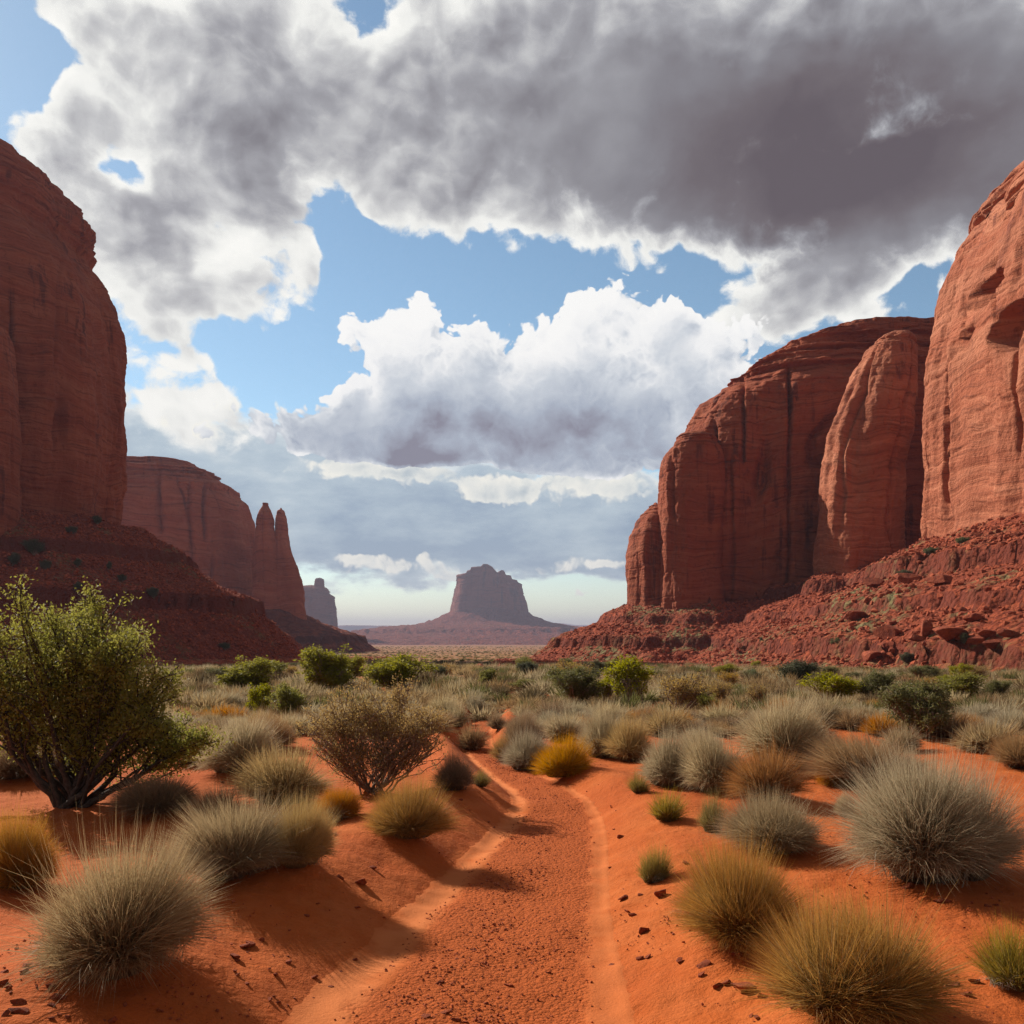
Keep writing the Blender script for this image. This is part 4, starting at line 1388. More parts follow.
def woody(seed, lobes, stems, subs, twigs, leaf_per, leaf, spread, r_stem, base_r=0.05, fork=0.25, twig_r=0.004, leaf_mat='l_green', wood_mat='twig', shape=2.2, low=0.12, names=('crown', 'stem'),
          top_only=0.0, arch=-0.05, steps=(0.6, 1.0)):
    """a shrub: stems fork out of the ground towards lobes (x, y, z, radius) of the crown"""
    r = np.random.RandomState(seed)
    B = Branches()
    ends, dirs = [], []
    lobes = np.array(lobes, float)
    wts = lobes[:, 3] ** 2
    wts /= wts.sum()
    for k in range(stems):
        lb = lobes[r.choice(len(lobes), p=wts)] if k >= len(lobes) else lobes[k]
        tgt = lb[:3] + r.normal(0, 0.25, 3) * lb[3]
        tgt[2] = max(tgt[2], low)
        b0 = np.array([r.normal(0, base_r), r.normal(0, base_r), -0.03])
        main = curve(b0, b0 + (tgt - b0) * 0.9, r, 0.08, 8, arch)
        rs = r_stem * r.uniform(0.6, 1.1)
        B.tube(main, rs, rs * 0.32, 6)
        for s in range(subs):
            f = fork + (1 - fork) * (s + r.uniform(0, 1)) / subs
            i = min(int(f * 7), 6)
            p0 = main[i] + (main[i + 1] - main[i]) * (f * 7 - i)
            l2 = lb if r.uniform() < 0.75 else lobes[r.choice(len(lobes), p=wts)]
            dv = r.normal(size=3)
            dv /= np.linalg.norm(dv)
            dv[2] = dv[2] * 0.9 + 0.15
            p1 = l2[:3] + dv * l2[3] * r.uniform(*steps) * 0.72
            p1[2] = max(p1[2], low)
            sub = curve(p0, p1, r, 0.10, 6, 0.02)
            B.tube(sub, rs * 0.36, twig_r * 1.4, 4)
            for q in range(twigs):
                f2 = 0.3 + 0.7 * (q + r.uniform(0, 1)) / twigs
                i2 = min(int(f2 * 5), 4)
                t0 = sub[i2] + (sub[i2 + 1] - sub[i2]) * (f2 * 5 - i2)
                dv = r.normal(size=3)
                dv /= np.linalg.norm(dv)
                out = (t0 - l2[:3]) / (l2[3] + 1e-6)
                dv = dv * 0.8 + out * 0.9 + np.array([0, 0, 0.35])
                dv /= np.linalg.norm(dv)
                ln = l2[3] * r.uniform(0.18, 0.42)
                t1 = t0 + dv * ln
                t1[2] = max(t1[2], 0.04)
                tw = curve(t0, t1, r, 0.08, 4)
                B.tube(tw, twig_r * 1.2, twig_r * 0.5, 3)
                if r.uniform() < top_only and t1[2] < np.average(lobes[:, 2]):
                    continue
                for f3 in (0.5, 0.8, 1.0):
                    ends.append(t0 + (t1 - t0) * f3)
                    dirs.append(dv)
    wood = B.mesh(names[1], M[wood_mat])
    V, Q, t, v = leaf_cloud(ends, dirs, leaf_per, leaf, spread, r, shape)
    crown = make_mesh(names[0], V, quads=Q, attr={'t': t, 'v': v}, smooth=False)
    crown.materials.append(M[leaf_mat])
    return crown, wood


def plant_at(x, y, meshes, names, name, label, cat, group=None, scale=(1, 1, 1), rot=0.0):
    o = empty(name, (x, y, gz(x, y)), label, cat, group)
    o.rotation_euler = (0, 0, rot)
    for nm, me in zip(names, meshes):
        c = link(nm, me, None, o)
        c.scale = scale
    return o


# --- the olive-leaved tree by the left edge
tx, ty, tz = on_ground(70, 806)
mpp = ty / F
rl = np.random.RandomState(77)
lob = []
for (px, py, rad) in [(14, 628, 42), (52, 610, 34), (98, 618, 36), (140, 655, 36), (172, 672, 34), (60, 665, 55), (110, 690, 52), (190, 728, 36), (20, 700, 52), (-30, 670, 50), (150, 722, 44), (190, 758, 22), (-40, 730, 46),
                      (70, 735, 40), (82, 645, 40), (120, 662, 36), (128, 640, 26), (-20, 640, 40), (165, 700, 36), (80, 590, 20), (205, 742, 20), (35, 596, 18)]:
    lob.append(((px - 70) * mpp, rl.uniform(-0.7, 0.7) * (1 - abs(px - 70) / 260), (806 - py) * mpp, rad * mpp))
cr, wd = woody(31, lob, 26, 7, 9, 13, 0.044, 0.055, 0.045, base_r=0.10, fork=0.30, twig_r=0.0045, leaf_mat='l_olive', wood_mat='bark', names=('crown', 'trunk'), low=0.45, arch=-0.10)
plant_at(tx, ty, (cr, wd), ('crown', 'trunk'), 'olive_tree', 'dark-stemmed many-branched small tree with yellow-green leaves at the left', 'tree')
placed.append((tx, ty, 1.2))

# --- the bronze twiggy bush beside the track
tx, ty, tz = on_ground(376, 792)
mpp = ty / F
lob = [((px - 376) * mpp, rl.uniform(-0.45, 0.45), (792 - py) * mpp, rad * mpp) for (px, py, rad) in
       [(330, 730, 34), (345, 705, 30), (375, 700, 32), (405, 702, 30), (425, 728, 32), (375, 735, 40), (400, 750, 30), (348, 755, 28), (318, 745, 20), (438, 752, 20)]]
cr, wd = woody(41, lob, 34, 7, 8, 9, 0.030, 0.035, 0.018, base_r=0.09, fork=0.22, twig_r=0.0036, leaf_mat='l_brown', wood_mat='twig', names=('crown', 'stem'), low=0.15, top_only=0.75)
plant_at(tx, ty, (cr, wd), ('crown', 'stem'), 'twiggy_bush', 'bronze-tinged twiggy bush with dark stems beside the left track verge', 'bush')
placed.append((tx, ty, 0.9))


# --- shrubs of the middle distance: a few grown forms, sized to each place
def dome_lobes(seed, n, flat=1.0):
    r = np.random.RandomState(seed)
    out = [(0, 0, 0.50, 0.34)]
    for k in range(n):
        a = r.uniform(0, 6.28)
        d = r.uniform(0.12, 0.34)
        out.append((d * math.cos(a), d * math.sin(a), r.uniform(0.28, 0.78) * (1 - 0.6 * max(d - 0.18, 0)), r.uniform(0.13, 0.24)))
    return out


FORMS = {}
for nm, (lm, sd_, st, sub, tw, lp, ls, sp, top) in {
    'bright': ('l_green', 61, 16, 6, 6, 12, 0.046, 0.035, 0.4),
    'bright2': ('l_green', 67, 14, 6, 6, 12, 0.046, 0.035, 0.5),
    'dull': ('l_dull', 63, 18, 6, 6, 12, 0.035, 0.03, 0.5),
    'airy': ('l_green', 65, 12, 6, 6, 14, 0.036, 0.03, 0.9),
    'bare': ('l_brown', 69, 20, 6, 6, 4, 0.03, 0.03, 0.3),
    'sage': ('l_sage', 71, 14, 6, 6, 8, 0.04, 0.035, 0.0),
}.items():
    FORMS[nm] = woody(sd_, dome_lobes(sd_, 9), st, sub, tw, lp, ls, sp, 0.02, base_r=0.05, fork=0.2, twig_r=0.004, leaf_mat=lm, low=0.08, top_only=top)

SHRUBS = [
    (250, 694, 56, 32, 'bright', 'bright green rounded shrub nearest the foot of the shaded scree'),
    (270, 684, 34, 22, 'bright2', 'smaller green shrub tucked behind the rounded one by the shaded scree'),
    (325, 692, 58, 40, 'bright', 'tall bright green shrub below the butte with two spires'),
    (285, 723, 34, 38, 'bright2', 'upright green shrub left of the bronze twiggy bush'),
    (257, 716, 28, 28, 'bright', 'small yellow-green shrub among grey tufts beyond the olive tree'),
    (398, 692, 62, 36, 'bright2', 'wide green shrub directly behind the bronze twiggy bush'),
    (438, 682, 16, 16, 'sage', 'small dark green shrub right of the wide green one'),
    (487, 687, 20, 16, 'bright', 'little bright green shrub in the gap before the far butte'),
    (527, 694, 36, 15, 'airy', 'low thin green shrub in the middle of the flat'),
    (577, 706, 54, 38, 'dull', 'dull green shrub with bare lower twigs left of the treelike shrub'),
    (632, 708, 66, 52, 'airy', 'treelike shrub with a yellow-green top and bare forked stems'),
    (606, 704, 26, 26, 'bright2', 'yellow-green shrub filling the gap left of the treelike shrub'),
    (682, 714, 56, 40, 'bare', 'brown twiggy shrub with a faint green top right of the treelike shrub'),
    (834, 702, 50, 28, 'bright2', 'left of the joined pair of green shrubs below the boulders'),
    (879, 702, 36, 30, 'dull', 'right of the joined pair of green shrubs below the boulders'),
    (928, 740, 66, 56, 'dull', 'twiggy shrub with green top just behind the largest silver tussock'),
    (966, 702, 50, 26, 'bright', 'green shrub below the big boulders near the right edge'),
    (1000, 699, 26, 18, 'dull', 'small round green shrub nearest the right edge'),
    (710, 717, 24, 20, 'bright', 'tiny yellow-green sprig shrub behind the twin grey domes'),
    (892, 716, 12, 18, 'sage', 'tiny dark upright shrub above the low orange tuft'),
    (723, 703, 28, 22, 'bare', 'bare grey-brown shrub beyond the twin grey domes'),
    (759, 708, 24, 24, 'bare', 'round leafless brown shrub beyond the tall grey tussock'),
]
for i, (bx, by, w, h, form, lab) in enumerate(SHRUBS):
    X_, Y_, Z_ = on_ground(bx, by)
    Wm, Hm = w * Y_ / F, h * Y_ / F
    plant_at(X_, Y_ + 0.2, FORMS[form], ('crown', 'stem'), 'shrub', lab, 'shrub', None, (Wm * 1.4, Wm * 1.3, Hm * 1.25), i * 1.9)
    placed.append((X_, Y_, Wm * 0.45))

# --- small shrubs dotted over the flat
rs_ = np.random.RandomState(44)
n_small = 0
while n_small < 46:
    py = HOR + 27 + 38 * rs_.uniform() ** 1.3
    px = rs_.uniform(180, 1030)
    X_, Y_ = px_plane(px, py, float(np.interp((CAM_H + 1.0) * F / (py - HOR), _ZR, _ZZ)))
    if Y_ > 135 or any((X_ - a) ** 2 + (Y_ - b) ** 2 < (c + 0.5) ** 2 for a, b, c in placed):
        continue
    form = ['dull', 'bright2', 'sage', 'bare', 'bright', 'dull'][n_small % 6]
    w = rs_.uniform(0.7, 1.5) * (1 + Y_ * 0.004)
    lab = {'bare': ('leafless brown shrublet scattered over the flat', 'brown shrublets of the flat'), 'sage': ('dark sage-green shrublet scattered over the flat', 'dark shrublets of the flat')}.get(
        form, ('small yellow-green shrublet scattered over the flat', 'green shrublets of the flat'))
    plant_at(X_, Y_, FORMS[form], ('crown', 'stem'), 'shrub', lab[0], 'shrub', lab[1], (w * 1.2, w * 1.2, w * rs_.uniform(0.6, 0.8)), rs_.uniform(0, 6.28))
    placed.append((X_, Y_, w * 0.45))
    n_small += 1

# --- dark green shrubs growing on the scree slopes
SLOPE = [
    ('left', 12, 566, 20, 14), ('left', 34, 556, 26, 17), ('left', 46, 570, 14, 11), ('left', 76, 568, 13, 9), ('left', 97, 524, 12, 10), ('left', 72, 534, 14, 8), ('left', 108, 570, 9, 9), ('left', 122, 582, 13, 8), ('left', 153, 603, 14, 12),
    ('left', 76, 592, 16, 9), ('left', 225, 650, 16, 8), ('right', 908, 664, 18, 12), ('right', 836, 650, 20, 9), ('right', 968, 648, 18, 13), ('right', 984, 664, 12, 7), ('right', 962, 544, 16, 8), ('right', 762, 643, 6, 5),
    ('right', 905, 578, 22, 9), ('right', 930, 566, 18, 8), ('right', 1008, 676, 16, 9),
]


def on_slope(field, px, py):
    """first point of the scree along the sight line through this pixel"""
    Ys = np.linspace(70, 400, 3600)
    xx, zz = (px - 512) / F * Ys, CAM_H + (HOR - py) / F * Ys
    xs, ys, Hh, G = field
    ok = (xx > xs[0]) & (xx < xs[-1]) & (Ys > ys[0]) & (Ys < ys[-1])
    hh = np.where(ok, height_of(field, np.clip(xx, xs[0], xs[-1]), np.clip(Ys, ys[0], ys[-1])), ground_z(xx, Ys))
    k = np.argmax(hh > zz)
    if not (hh > zz).any():
        k = len(Ys) - 1
    return xx[k], Ys[k], hh[k]


for i, (side_, bx, by, w, h) in enumerate(SLOPE):
    X_, Y_, Z_ = on_slope(FL if side_ == 'left' else FR, bx, by)
    Wm, Hm = w * Y_ / F, h * Y_ / F
    o = empty('shrub', (X_, Y_ + 0.3, Z_ - 0.15), 'dark green shrub clinging to the shaded left scree slope' if side_ == 'left' else 'grey-green shrub growing on the red scree below the right cliff', 'shrub',
              'shrubs on the shaded scree' if side_ == 'left' else 'shrubs on the sunlit scree')
    for nm, me in zip(('crown', 'stem'), FORMS['sage']):
        c = link(nm, me, None, o)
        c.scale = (Wm, Wm, Hm * 1.1)
    o.rotation_euler = (0, 0, i * 2.1)

# --- the many grey and gold clumps that cover the flat beyond
FILL = {'silver': ('pale grey clump among the scattered grasses of the flat', 'grey clumps scattered on the flat'),
        'brown': ('brown bristly clump among the scattered grasses of the flat', 'brown clumps scattered on the flat'),
        'straw': ('straw-coloured clump among the scattered grasses of the flat', 'straw clumps scattered on the flat'),
        'orange': ('rusty orange clump among the scattered grasses of the flat', 'orange clumps scattered on the flat')}
rf = np.random.RandomState(9)
count, far_scrub = 0, []
cand = []
for k in range(30000):
    py = HOR + 26 + 78 * rf.uniform() ** 1.35
    px = rf.uniform(-40, 1064)
    cand.append((py, px))
cand.sort(key=lambda c: -c[0])
occ = list(placed)
gridc = {}


def free(x, y, r_):
    cx_, cy_ = int(x // 3), int(y // 3)
    for i in (-1, 0, 1):
        for j in (-1, 0, 1):
            for (a, b, c) in gridc.get((cx_ + i, cy_ + j), ()):
                if (a - x) ** 2 + (b - y) ** 2 < (c + r_) ** 2 * 0.62:
                    return False
    return True


def occupy(x, y, r_):
    gridc.setdefault((int(x // 3), int(y // 3)), []).append((x, y, r_))


for p_ in placed:
    occupy(*p_)
BARE = [(845, 735, 26, 9), (500, 722, 24, 9), (850, 800, 50, 20), (700, 800, 60, 30)]
for (py, px) in cand:
    X_, Y_ = px_plane(px, py, -0.05 if py > 680 else float(np.interp((CAM_H + 1.3) * F / (py - HOR), _ZR, _ZZ)))
    if Y_ > 170 or any(((px - a) / c) ** 2 + ((py - b) / d) ** 2 < 1 for (a, b, c, d) in BARE):
        continue
    w = rf.uniform(0.45, 1.25) * (1.0 + 0.003 * Y_)
    if rf.uniform() < (0.5 if Y_ > 40 else 0.3):
        continue
    if abs(float(track_dist(np.array([X_]), np.array([Y_]))[0])) < 2.6 and Y_ < 23:
        continue
    if py > 735 and rf.uniform() < 0.6:
        continue
    if not free(X_, Y_, w * 0.42):
        continue
    occupy(X_, Y_, w * 0.42)
    kind = rf.choice(['silver', 'brown', 'straw', 'orange'], p=[0.46, 0.20, 0.2, 0.14])
    h = w * rf.uniform(0.42, 0.62)
    if count < 235:
        lab, grp = FILL[kind]
        tuft_at(X_, Y_, w, h, kind, lab, grp, lod=2)
        count += 1
    else:
        far_scrub.append((X_, Y_, w, h, kind))
print('fill tufts', count, 'far scrub', len(far_scrub))


# --- everything farther than can be counted: one sheet of scrub
def scrub_sheet():
    r = np.random.RandomState(3)

    def pro(n, w, k):
        v, q, t, a, b = blades(n, k, w=w, rz=0.62, segs=2, tilt=1.5, bend=0.2, lmin=0.7)
        return (v, q, t, {'t': a, 'v': b})
    close = [pro(240, 0.028, 900 + k) for k in range(8)]
    small = [pro(46, 0.09, 950 + k) for k in range(8)]
    hues = {'silver': 0.15, 'straw': 0.4, 'brown': 0.65, 'orange': 0.5}
    a = [(x, y, w, h, r.choice([hues[k] + r.uniform(-.1, .1), 0.78, 0.93, 0.97], p=[0.72, 0.10, 0.10, 0.08])) for (x, y, w, h, k) in far_scrub]
    b = []
    for k in range(14000):                               # the open plain down to the far butte
        Y_ = 120 * (1500 / 120) ** (r.uniform() ** 0.85)
        w = r.uniform(0.5, 1.2) * (1 + Y_ / 800)
        b.append((r.uniform(-0.62, 0.62) * Y_, Y_, w, w * r.uniform(0.4, 0.55), r.choice([0.25, 0.35, 0.45, 0.55, 0.7, 0.8, 0.92, 0.96])))
    V, Q, T, A, off = [], [], [], {}, 0
    for items, pr in ((a, close), (b, small)):
        it = np.array(items)
        zz = ground_z(it[:, 0], it[:, 1])
        ok = np.ones(len(it), bool)
        for fld in (FL, FR):
            ins = (it[:, 0] > fld[0][0]) & (it[:, 0] < fld[0][-1]) & (it[:, 1] > fld[1][0]) & (it[:, 1] < fld[1][-1])
            hh = height_of(fld, np.clip(it[:, 0], fld[0][0], fld[0][-1]), np.clip(it[:, 1], fld[1][0], fld[1][-1]))
            ok &= ~(ins & (hh > zz + 0.4))
        it, zz = it[ok], zz[ok]
        v, q, t, at = merged(pr, it[:, 0], it[:, 1], zz - 0.03, it[:, 2], it[:, 3] / 0.62, r.uniform(0, 6.28, len(it)), {'hue': it[:, 4]})
        V.append(v); Q.append(q + off); T.append(t + off)
        off += len(v)
        for k_, v_ in at.items():
            A.setdefault(k_, []).append(v_)
    me = make_mesh('desert_scrub', np.concatenate(V), quads=np.concatenate(Q), tris=np.concatenate(T), attr={k_: np.concatenate(v_) for k_, v_ in A.items()}, smooth=False)
    m, g, out = new_mat('scrub_of_the_plain')
    hue = X(g, g.new('ShaderNodeAttribute', attribute_name='hue').outputs['Fac'])
    v_ = X(g, g.new('ShaderNodeAttribute', attribute_name='v').outputs['Fac'])
    c = g.ramp(hue, [(0.0, (0.44, 0.37, 0.235)), (0.3, (0.43, 0.31, 0.15)), (0.55, (0.34, 0.21, 0.09)), (0.75, (0.13, 0.085, 0.045)), (0.9, (0.12, 0.115, 0.035)), (1.0, (0.15, 0.145, 0.035))])
    c = g.mix(v_ * 0.3, c, (0.16, 0.12, 0.07))
    p = principled(g, out, c, 0.8, 0.15)
    tr = g.new('ShaderNodeBsdfTranslucent')
    g.link(tr.inputs['Color'], c)
    mx = g.new('ShaderNodeMixShader')
    mx.inputs[0].default_value = 0.45
    g.t.links.new(p.outputs[0], mx.inputs[1])
    g.t.links.new(tr.outputs[0], mx.inputs[2])
    g.t.links.new(mx.outputs[0], out.inputs['Surface'])
    me.materials.append(m)
    tag(link('desert_scrub', me), 'grey and green scrub dotting the plain', kind='stuff')


scrub_sheet()

# ------------------------------------------------------------------ boulders, stones, rubble, gravel
def rock_verts(seed, sub=3, sharp=0.5, flat=0.75):
    """angular stone: an icosphere cut by random planes, then roughened"""
    bm = bmesh.new()
    bmesh.ops.create_icosphere(bm, subdivisions=sub, radius=1.0)
    r = np.random.RandomState(seed)
    v = np.array([w.co[:] for w in bm.verts])
    f = np.array([[w.index for w in p.verts] for p in bm.faces])
    bm.free()
    for k in range(9):
        d = r.normal(size=3)
        d /= np.linalg.norm(d)
        h = r.uniform(0.34, 0.66)
        over = np.maximum(v @ d - h, 0)
        v = v - d[None] * over[:, None] * 0.97
    v = v * np.array([1.0, r.uniform(0.65, 1.0), flat * r.uniform(0.7, 1.1)])
    if sub > 1:
        v = v * (1 + 0.05 * fbm(v[:, 0] * 2.2 + seed, v[:, 1] * 2.2, v[:, 2] * 2.2, 3))[:, None]
    return v, f


def rock_mesh(name, mat, seed, **k):
    v, f = rock_verts(seed, **k)
    me = make_mesh(name, v, tris=f, smooth=False)
    me.materials.append(mat)
    return me


BOULD = [rock_mesh('boulder', M['boulder'], 200 + k, sub=4) for k in range(7)]
STONE = [rock_mesh('stone', M['stone'], 300 + k, sub=3) for k in range(7)]

# --- named boulders on the sunlit scree (pixel of their foot, width, height)
BOULDERS = [
    (930, 639, 22, 21, 'upright squared boulder, tallest on the sunlit scree'),
    (958, 649, 32, 14, 'widest flat-topped boulder right of the upright squared one'),
    (977, 650, 20, 11, 'rounded boulder touching the widest flat-topped one'),
    (890, 640, 20, 15, 'wedge-shaped boulder left of the upright squared one'),
    (918, 648, 14, 9, 'small block at the foot of the upright squared boulder'),
    (815, 671, 26, 16, 'pointed boulder lowest on the scree, apart from the others'),
    (872, 663, 22, 10, 'low slab between the pointed boulder and the wedge-shaped one'),
    (1000, 653, 24, 11, 'broad slab right of the rounded boulder'),
    (854, 622, 22, 10, 'tilted slab on the left shoulder of the sunlit scree'),
    (992, 639, 20, 8, 'thin slab above the rounded boulder'),
    (976, 623, 14, 9, 'block above the widest flat-topped boulder'),
    (946, 585, 24, 11, 'ledge block high on the scree under the sunlit wall'),
    (878, 590, 26, 11, 'long ledge block below the free pillar'),
    (910, 584, 26, 10, 'ledge block between the pillar and the sunlit wall'),
    (1012, 640, 16, 9, 'boulder next to the right edge, above the broad slab'),
    (800, 668, 14, 8, 'small boulder just left of the pointed lowest one'),
]
for i, (bx, by, w, h, lab) in enumerate(BOULDERS):
    X_, Y_, Z_ = on_slope(FR, bx, by)
    Wm, Hm = 1.2 * w * Y_ / F, 1.25 * h * Y_ / F
    o = link('boulder', BOULD[i % 7])
    o.location = (X_, Y_ + Wm * 0.3, Z_ + Hm * 0.42)
    o.scale = (Wm * 0.62, Wm * 0.55, Hm * 0.85)
    o.rotation_euler = (rnd.uniform(-.2, .2), rnd.uniform(-.2, .2), rnd.uniform(0, 6.28))
    if by < 600:
        o.rotation_euler = (0, 0.1, -0.2)
    tag(o, lab, 'boulder')

rb = np.random.RandomState(21)


def scatter_slope(field, n, xr, yr, z_lo, size, seed):
    xs, ys, Hh, G = field
    r = np.random.RandomState(seed)
    x, y = r.uniform(*xr, n), r.uniform(*yr, n)
    h, gq = height_of(field, x, y), ground_z(x, y)
    steep = np.hypot(height_of(field, x + 0.6, y) - height_of(field, x - 0.6, y), height_of(field, x, y + 0.6) - height_of(field, x, y - 0.6)) / 1.2
    keep = (h > gq + z_lo) & (steep < 1.5)
    return x[keep], y[keep], h[keep]


def loose_boulders(field, n, xr, yr, label, group, seed, s0, s1):
    x, y, h = scatter_slope(field, n * 6, xr, yr, 0.05, None, seed)
    for i in range(min(n, len(x))):
        s = s0 + (s1 - s0) * rb.uniform() ** 3
        o = link('boulder', BOULD[rb.randint(7)])
        o.location = (x[i], y[i], h[i] + s * 0.15)
        o.scale = (s, s * rb.uniform(0.7, 1.0), s * rb.uniform(0.6, 0.9))
        o.rotation_euler = (rb.uniform(-.3, .3), rb.uniform(-.3, .3), rb.uniform(0, 6.28))
        tag(o, label, 'boulder', group)


loose_boulders(FR, 90, (30, 80), (96, 178), 'smaller red rock among the loose rocks of the sunlit scree', 'loose rocks on the sunlit scree', 1, 0.55, 1.3)
loose_boulders(FL, 60, (-112 * KL, -42 * KL), (128 * KL, 205 * KL), 'dark red rock lying on the shaded scree slope', 'loose rocks on the shaded scree', 2, 0.5, 1.2)


def rubble(name, label, field, n, xr, yr, smin, smax, seed, mat, z_lo=-0.2, parent_loc=None):
    x, y, h = scatter_slope(field, n, xr, yr, z_lo, None, seed)
    r = np.random.RandomState(seed + 1)
    pro = [(v, None, f, {}) for v, f in (rock_verts(400 + k, sub=1, flat=0.85) for k in range(12))]
    s = smin + (smax - smin) * r.uniform(0, 1, len(x)) ** 2.5
    v, q, t, at = merged(pro, x, y, h + s * 0.15, s, s, r.uniform(0, 6.28, len(x)), {'hue': r.uniform(0, 1, len(x)) ** 2})
    me = make_mesh(name, v, tris=t, attr=at, smooth=False)
    me.materials.append(mat)
    return tag(link(name, me), label, kind='stuff')


rubble('rubble', 'broken red rubble covering the sunlit scree', FR, 42000, (-4, 86), (90, 235), 0.12, 0.75, 5, M['boulder'])
rubble('rubble', 'broken red rubble covering the shaded scree', FL, 30000, (-125 * KL, -30 * KL), (120 * KL, 235 * KL), 0.15, 0.9, 6, M['boulder'])

# --- stones on the sand near the track (pixel, width, height)
STONES = [
    (745, 990, 30, 16, 'largest brown stone on the sand below the big golden green dome'), (762, 998, 12, 10, 'stone touching the right side of the largest brown stone'),
    (718, 987, 12, 11, 'stone touching the left side of the largest brown stone'), (727, 984, 10, 8, 'small stone just above the largest brown stone'),
    (737, 956, 15, 8, 'low stone under the big golden green dome'), (705, 964, 18, 7, 'flat dark clod left of the low stone under the dome'),
    (702, 976, 8, 8, 'single upright pebble-like stone below the flat dark clod'), (679, 962, 10, 9, 'round grey-red stone on the lower sand slope'),
    (643, 933, 14, 14, 'jagged dark clod halfway down the sand slope'), (633, 916, 9, 8, 'small square stone above the jagged dark clod'),
    (624, 899, 12, 7, 'flat stone high on the edge of the track'), (662, 896, 15, 13, 'orange lump of earth below the lone upright tuft'),
    (641, 959, 9, 8, 'stone below the jagged dark clod'), (649, 957, 7, 5, 'smaller stone beside the stone below the jagged clod'), (611, 966, 9, 5, 'stone nearest the right rut'),
    (620, 838, 11, 7, 'stone by the sand crest near the track bend'), (942, 902, 16, 9, 'dark angular stone in front of the largest silver tussock'), (908, 887, 14, 7, 'flat orange stone under the largest silver tussock'),
    (976, 983, 13, 8, 'upper of two dark stones left of the spiky green-gold tuft'), (966, 995, 14, 8, 'lower of two dark stones left of the spiky green-gold tuft'), (952, 985, 16, 5, 'thin flat stone near the two dark stones'),
    (361, 884, 14, 9, 'dark clod on the left bank above the shaded rut'), (340, 878, 10, 6, 'small clod left of the dark clod on the bank'), (372, 868, 10, 6, 'small stone above the dark clod on the bank'),
    (248, 947, 14, 8, 'dark stone in the crumbled patch beside the largest tussock'), (236, 958, 12, 7, 'lower dark stone in the crumbled patch beside the largest tussock'),
    (262, 940, 10, 6, 'upper small stone in the crumbled patch beside the largest tussock'),
    (5, 984, 12, 10, 'reddish stone at the left edge below the largest tussock'), (24, 972, 12, 7, 'stone next to the left edge one, further from the edge'), (58, 998, 18, 9, 'wide dark stone under the front of the largest tussock'),
    (18, 1012, 20, 12, 'biggest stone in the lower left corner'), (52, 1006, 10, 6, 'small stone between the corner stone and the tussock'),
    (510, 987, 12, 6, 'largest loose stone in the middle of the gravel strip'), (486, 1004, 8, 5, 'stone in the gravel strip near the bottom edge'), (427, 1018, 12, 7, 'dark stone in the gravel at the bottom edge'),
    (445, 1014, 11, 8, 'dark stone paired with another in the bottom gravel'), (455, 1021, 12, 7, 'lowest dark stone in the gravel strip'), (474, 951, 9, 5, 'stone on the gravel where the strip widens'),
    (440, 984, 9, 6, 'stone near the left margin of the gravel strip'), (549, 974, 7, 5, 'stone near the right margin of the gravel strip'), (314, 977, 12, 4, 'single small stone lying in the smooth left rut'),
]
for i, (bx, by, w, h, lab) in enumerate(STONES):
    X_, Y_, Z_ = on_ground(bx, by)
    Wm, Hm = w * Y_ / F, h * Y_ / F
    o = link('stone', STONE[i % 7])
    o.location = (X_, Y_, Z_ + Hm * 0.18)
    o.scale = (Wm * 0.60, Wm * 0.5, Hm * 0.75)
    o.rotation_euler = (rnd.uniform(-.25, .25), rnd.uniform(-.25, .25), rnd.uniform(-0.7, 0.7))
    tag(o, lab, 'stone')

# a sprinkling of unnamed stones on the banks
n_loose = 0
while n_loose < 150:
    py = HOR + 130 + 260 * rb.uniform() ** 0.8
    px = rb.uniform(0, 1024)
    X_, Y_, Z_ = on_ground(px, py)
    s = abs(float(track_dist(np.array([X_]), np.array([Y_]))[0]))
    clump = perlin(X_ * 1.1, Y_ * 1.1, 4.4)
    if s < 1.25 or clump < 0.02 - 0.1 * (s < 4) or any((X_ - a) ** 2 + (Y_ - b) ** 2 < (0.6 * c) ** 2 for a, b, c in placed):
        continue
    w = 0.012 + 0.03 * rb.uniform() ** 2.5
    o = link('stone', STONE[rb.randint(7)])
    o.location = (X_, Y_, Z_ + w * 0.25)
    o.scale = (w, w * rb.uniform(.7, 1), w * rb.uniform(.5, .8))
    o.rotation_euler = (rb.uniform(-.3, .3), rb.uniform(-.3, .3), rb.uniform(0, 6.28))
    tag(o, 'small dark red stone among those strewn over the sandy banks', 'stone', 'small stones strewn on the banks')
    n_loose += 1


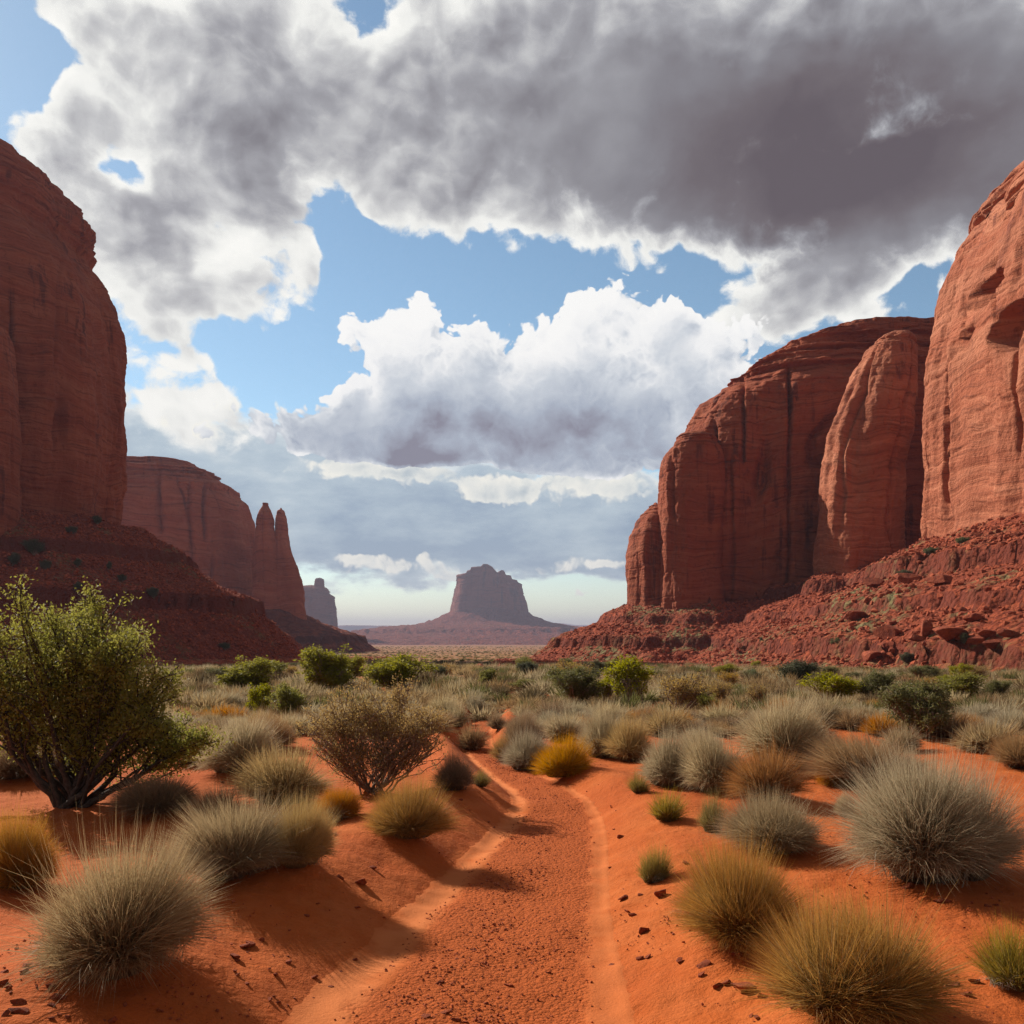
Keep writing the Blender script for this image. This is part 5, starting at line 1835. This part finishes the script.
def gravel():
    r = np.random.RandomState(8)
    pro = [rock_verts(500 + k, sub=1) for k in range(8)]
    T_ = _smooth_track(1500)
    d = np.gradient(T_[:, :2], axis=0)
    d /= np.linalg.norm(d, axis=1)[:, None] + 1e-9
    sel = np.where((T_[:, 1] > 3.6) & (T_[:, 1] < 17))[0]
    n = 10000
    wts = 1.0 / T_[sel, 1]
    k = r.choice(sel, n, p=wts / wts.sum())
    a = np.clip(r.normal(-0.12, 0.5, n), -1.0, 0.95)
    x = T_[k, 0] + d[k, 1] * a * T_[k, 2] + r.normal(0, 0.02, n)
    y = T_[k, 1] - d[k, 0] * a * T_[k, 2] + r.normal(0, 0.02, n)
    cl = perlin(x * 2.0, y * 1.2, 3.3) + 0.35 * perlin(x * 7, y * 7, 1.3)
    keep = cl + r.normal(0, 0.25, n) > -0.05
    # crumbs on the banks too
    m = 7000
    pyb = HOR + 110 + 285 * r.uniform(0, 1, m) ** 0.7
    pxb = r.uniform(-20, 1044, m)
    yb = CAM_H * F / (pyb - HOR)
    xb = (pxb - 512) / F * yb
    tb = np.abs(track_dist(xb, yb))
    clb = perlin(xb * 1.3, yb * 1.3, 7.7) + 0.4 * perlin(xb * 5, yb * 5, 2.2)
    kb = (tb > 1.3) & (clb + r.normal(0, 0.2, m) > 0.22)
    x, y = np.concatenate([x[keep], xb[kb]]), np.concatenate([y[keep], yb[kb]])
    s = 0.0035 + 0.015 * r.uniform(0, 1, len(x)) ** 3.2
    z = ground_z(x, y) + 0.009
    v, q, t, at = merged([(v_, None, f_, {}) for v_, f_ in pro], x, y, z, s, s, r.uniform(0, 6.28, len(x)), {'hue': r.uniform(0, 1, len(x)) ** 1.5})
    me = make_mesh('gravel', v, tris=t, attr=at, smooth=False)
    me.materials.append(M['stone'])
    tag(link('gravel', me), 'dark gravel and crumbs of earth on the track and banks', kind='stuff')


gravel()
build_ground()
build_track()

# ------------------------------------------------------------------ the air of the valley
def build_haze():
    bm = bmesh.new()
    bmesh.ops.create_cube(bm, size=1.0)
    for v in bm.verts:
        v.co = (v.co.x * 36000, v.co.y * 36000, (v.co.z + 0.5) * (HAZE_TOP + 140) - 140)
    me = bpy.data.meshes.new('haze')
    bm.to_mesh(me)
    bm.free()
    m = bpy.data.materials.new('valley_haze')
    m.use_nodes = True
    t = m.node_tree
    t.nodes.clear()
    out = t.nodes.new('ShaderNodeOutputMaterial')
    vol = t.nodes.new('ShaderNodeVolumePrincipled')
    vol.inputs['Color'].default_value = (0.46, 0.48, 0.64, 1)
    vol.inputs['Density'].default_value = HAZE_D
    vol.inputs['Anisotropy'].default_value = 0.2
    t.links.new(vol.outputs[0], out.inputs['Volume'])
    m.cycles.volume_sampling = 'DISTANCE'
    o = link('haze', me, m)
    tag(o, 'thin bluish haze filling the valley', kind='stuff')
    return o


HAZE_TOP = 262.0
HAZE_D = 0.00012
build_haze()
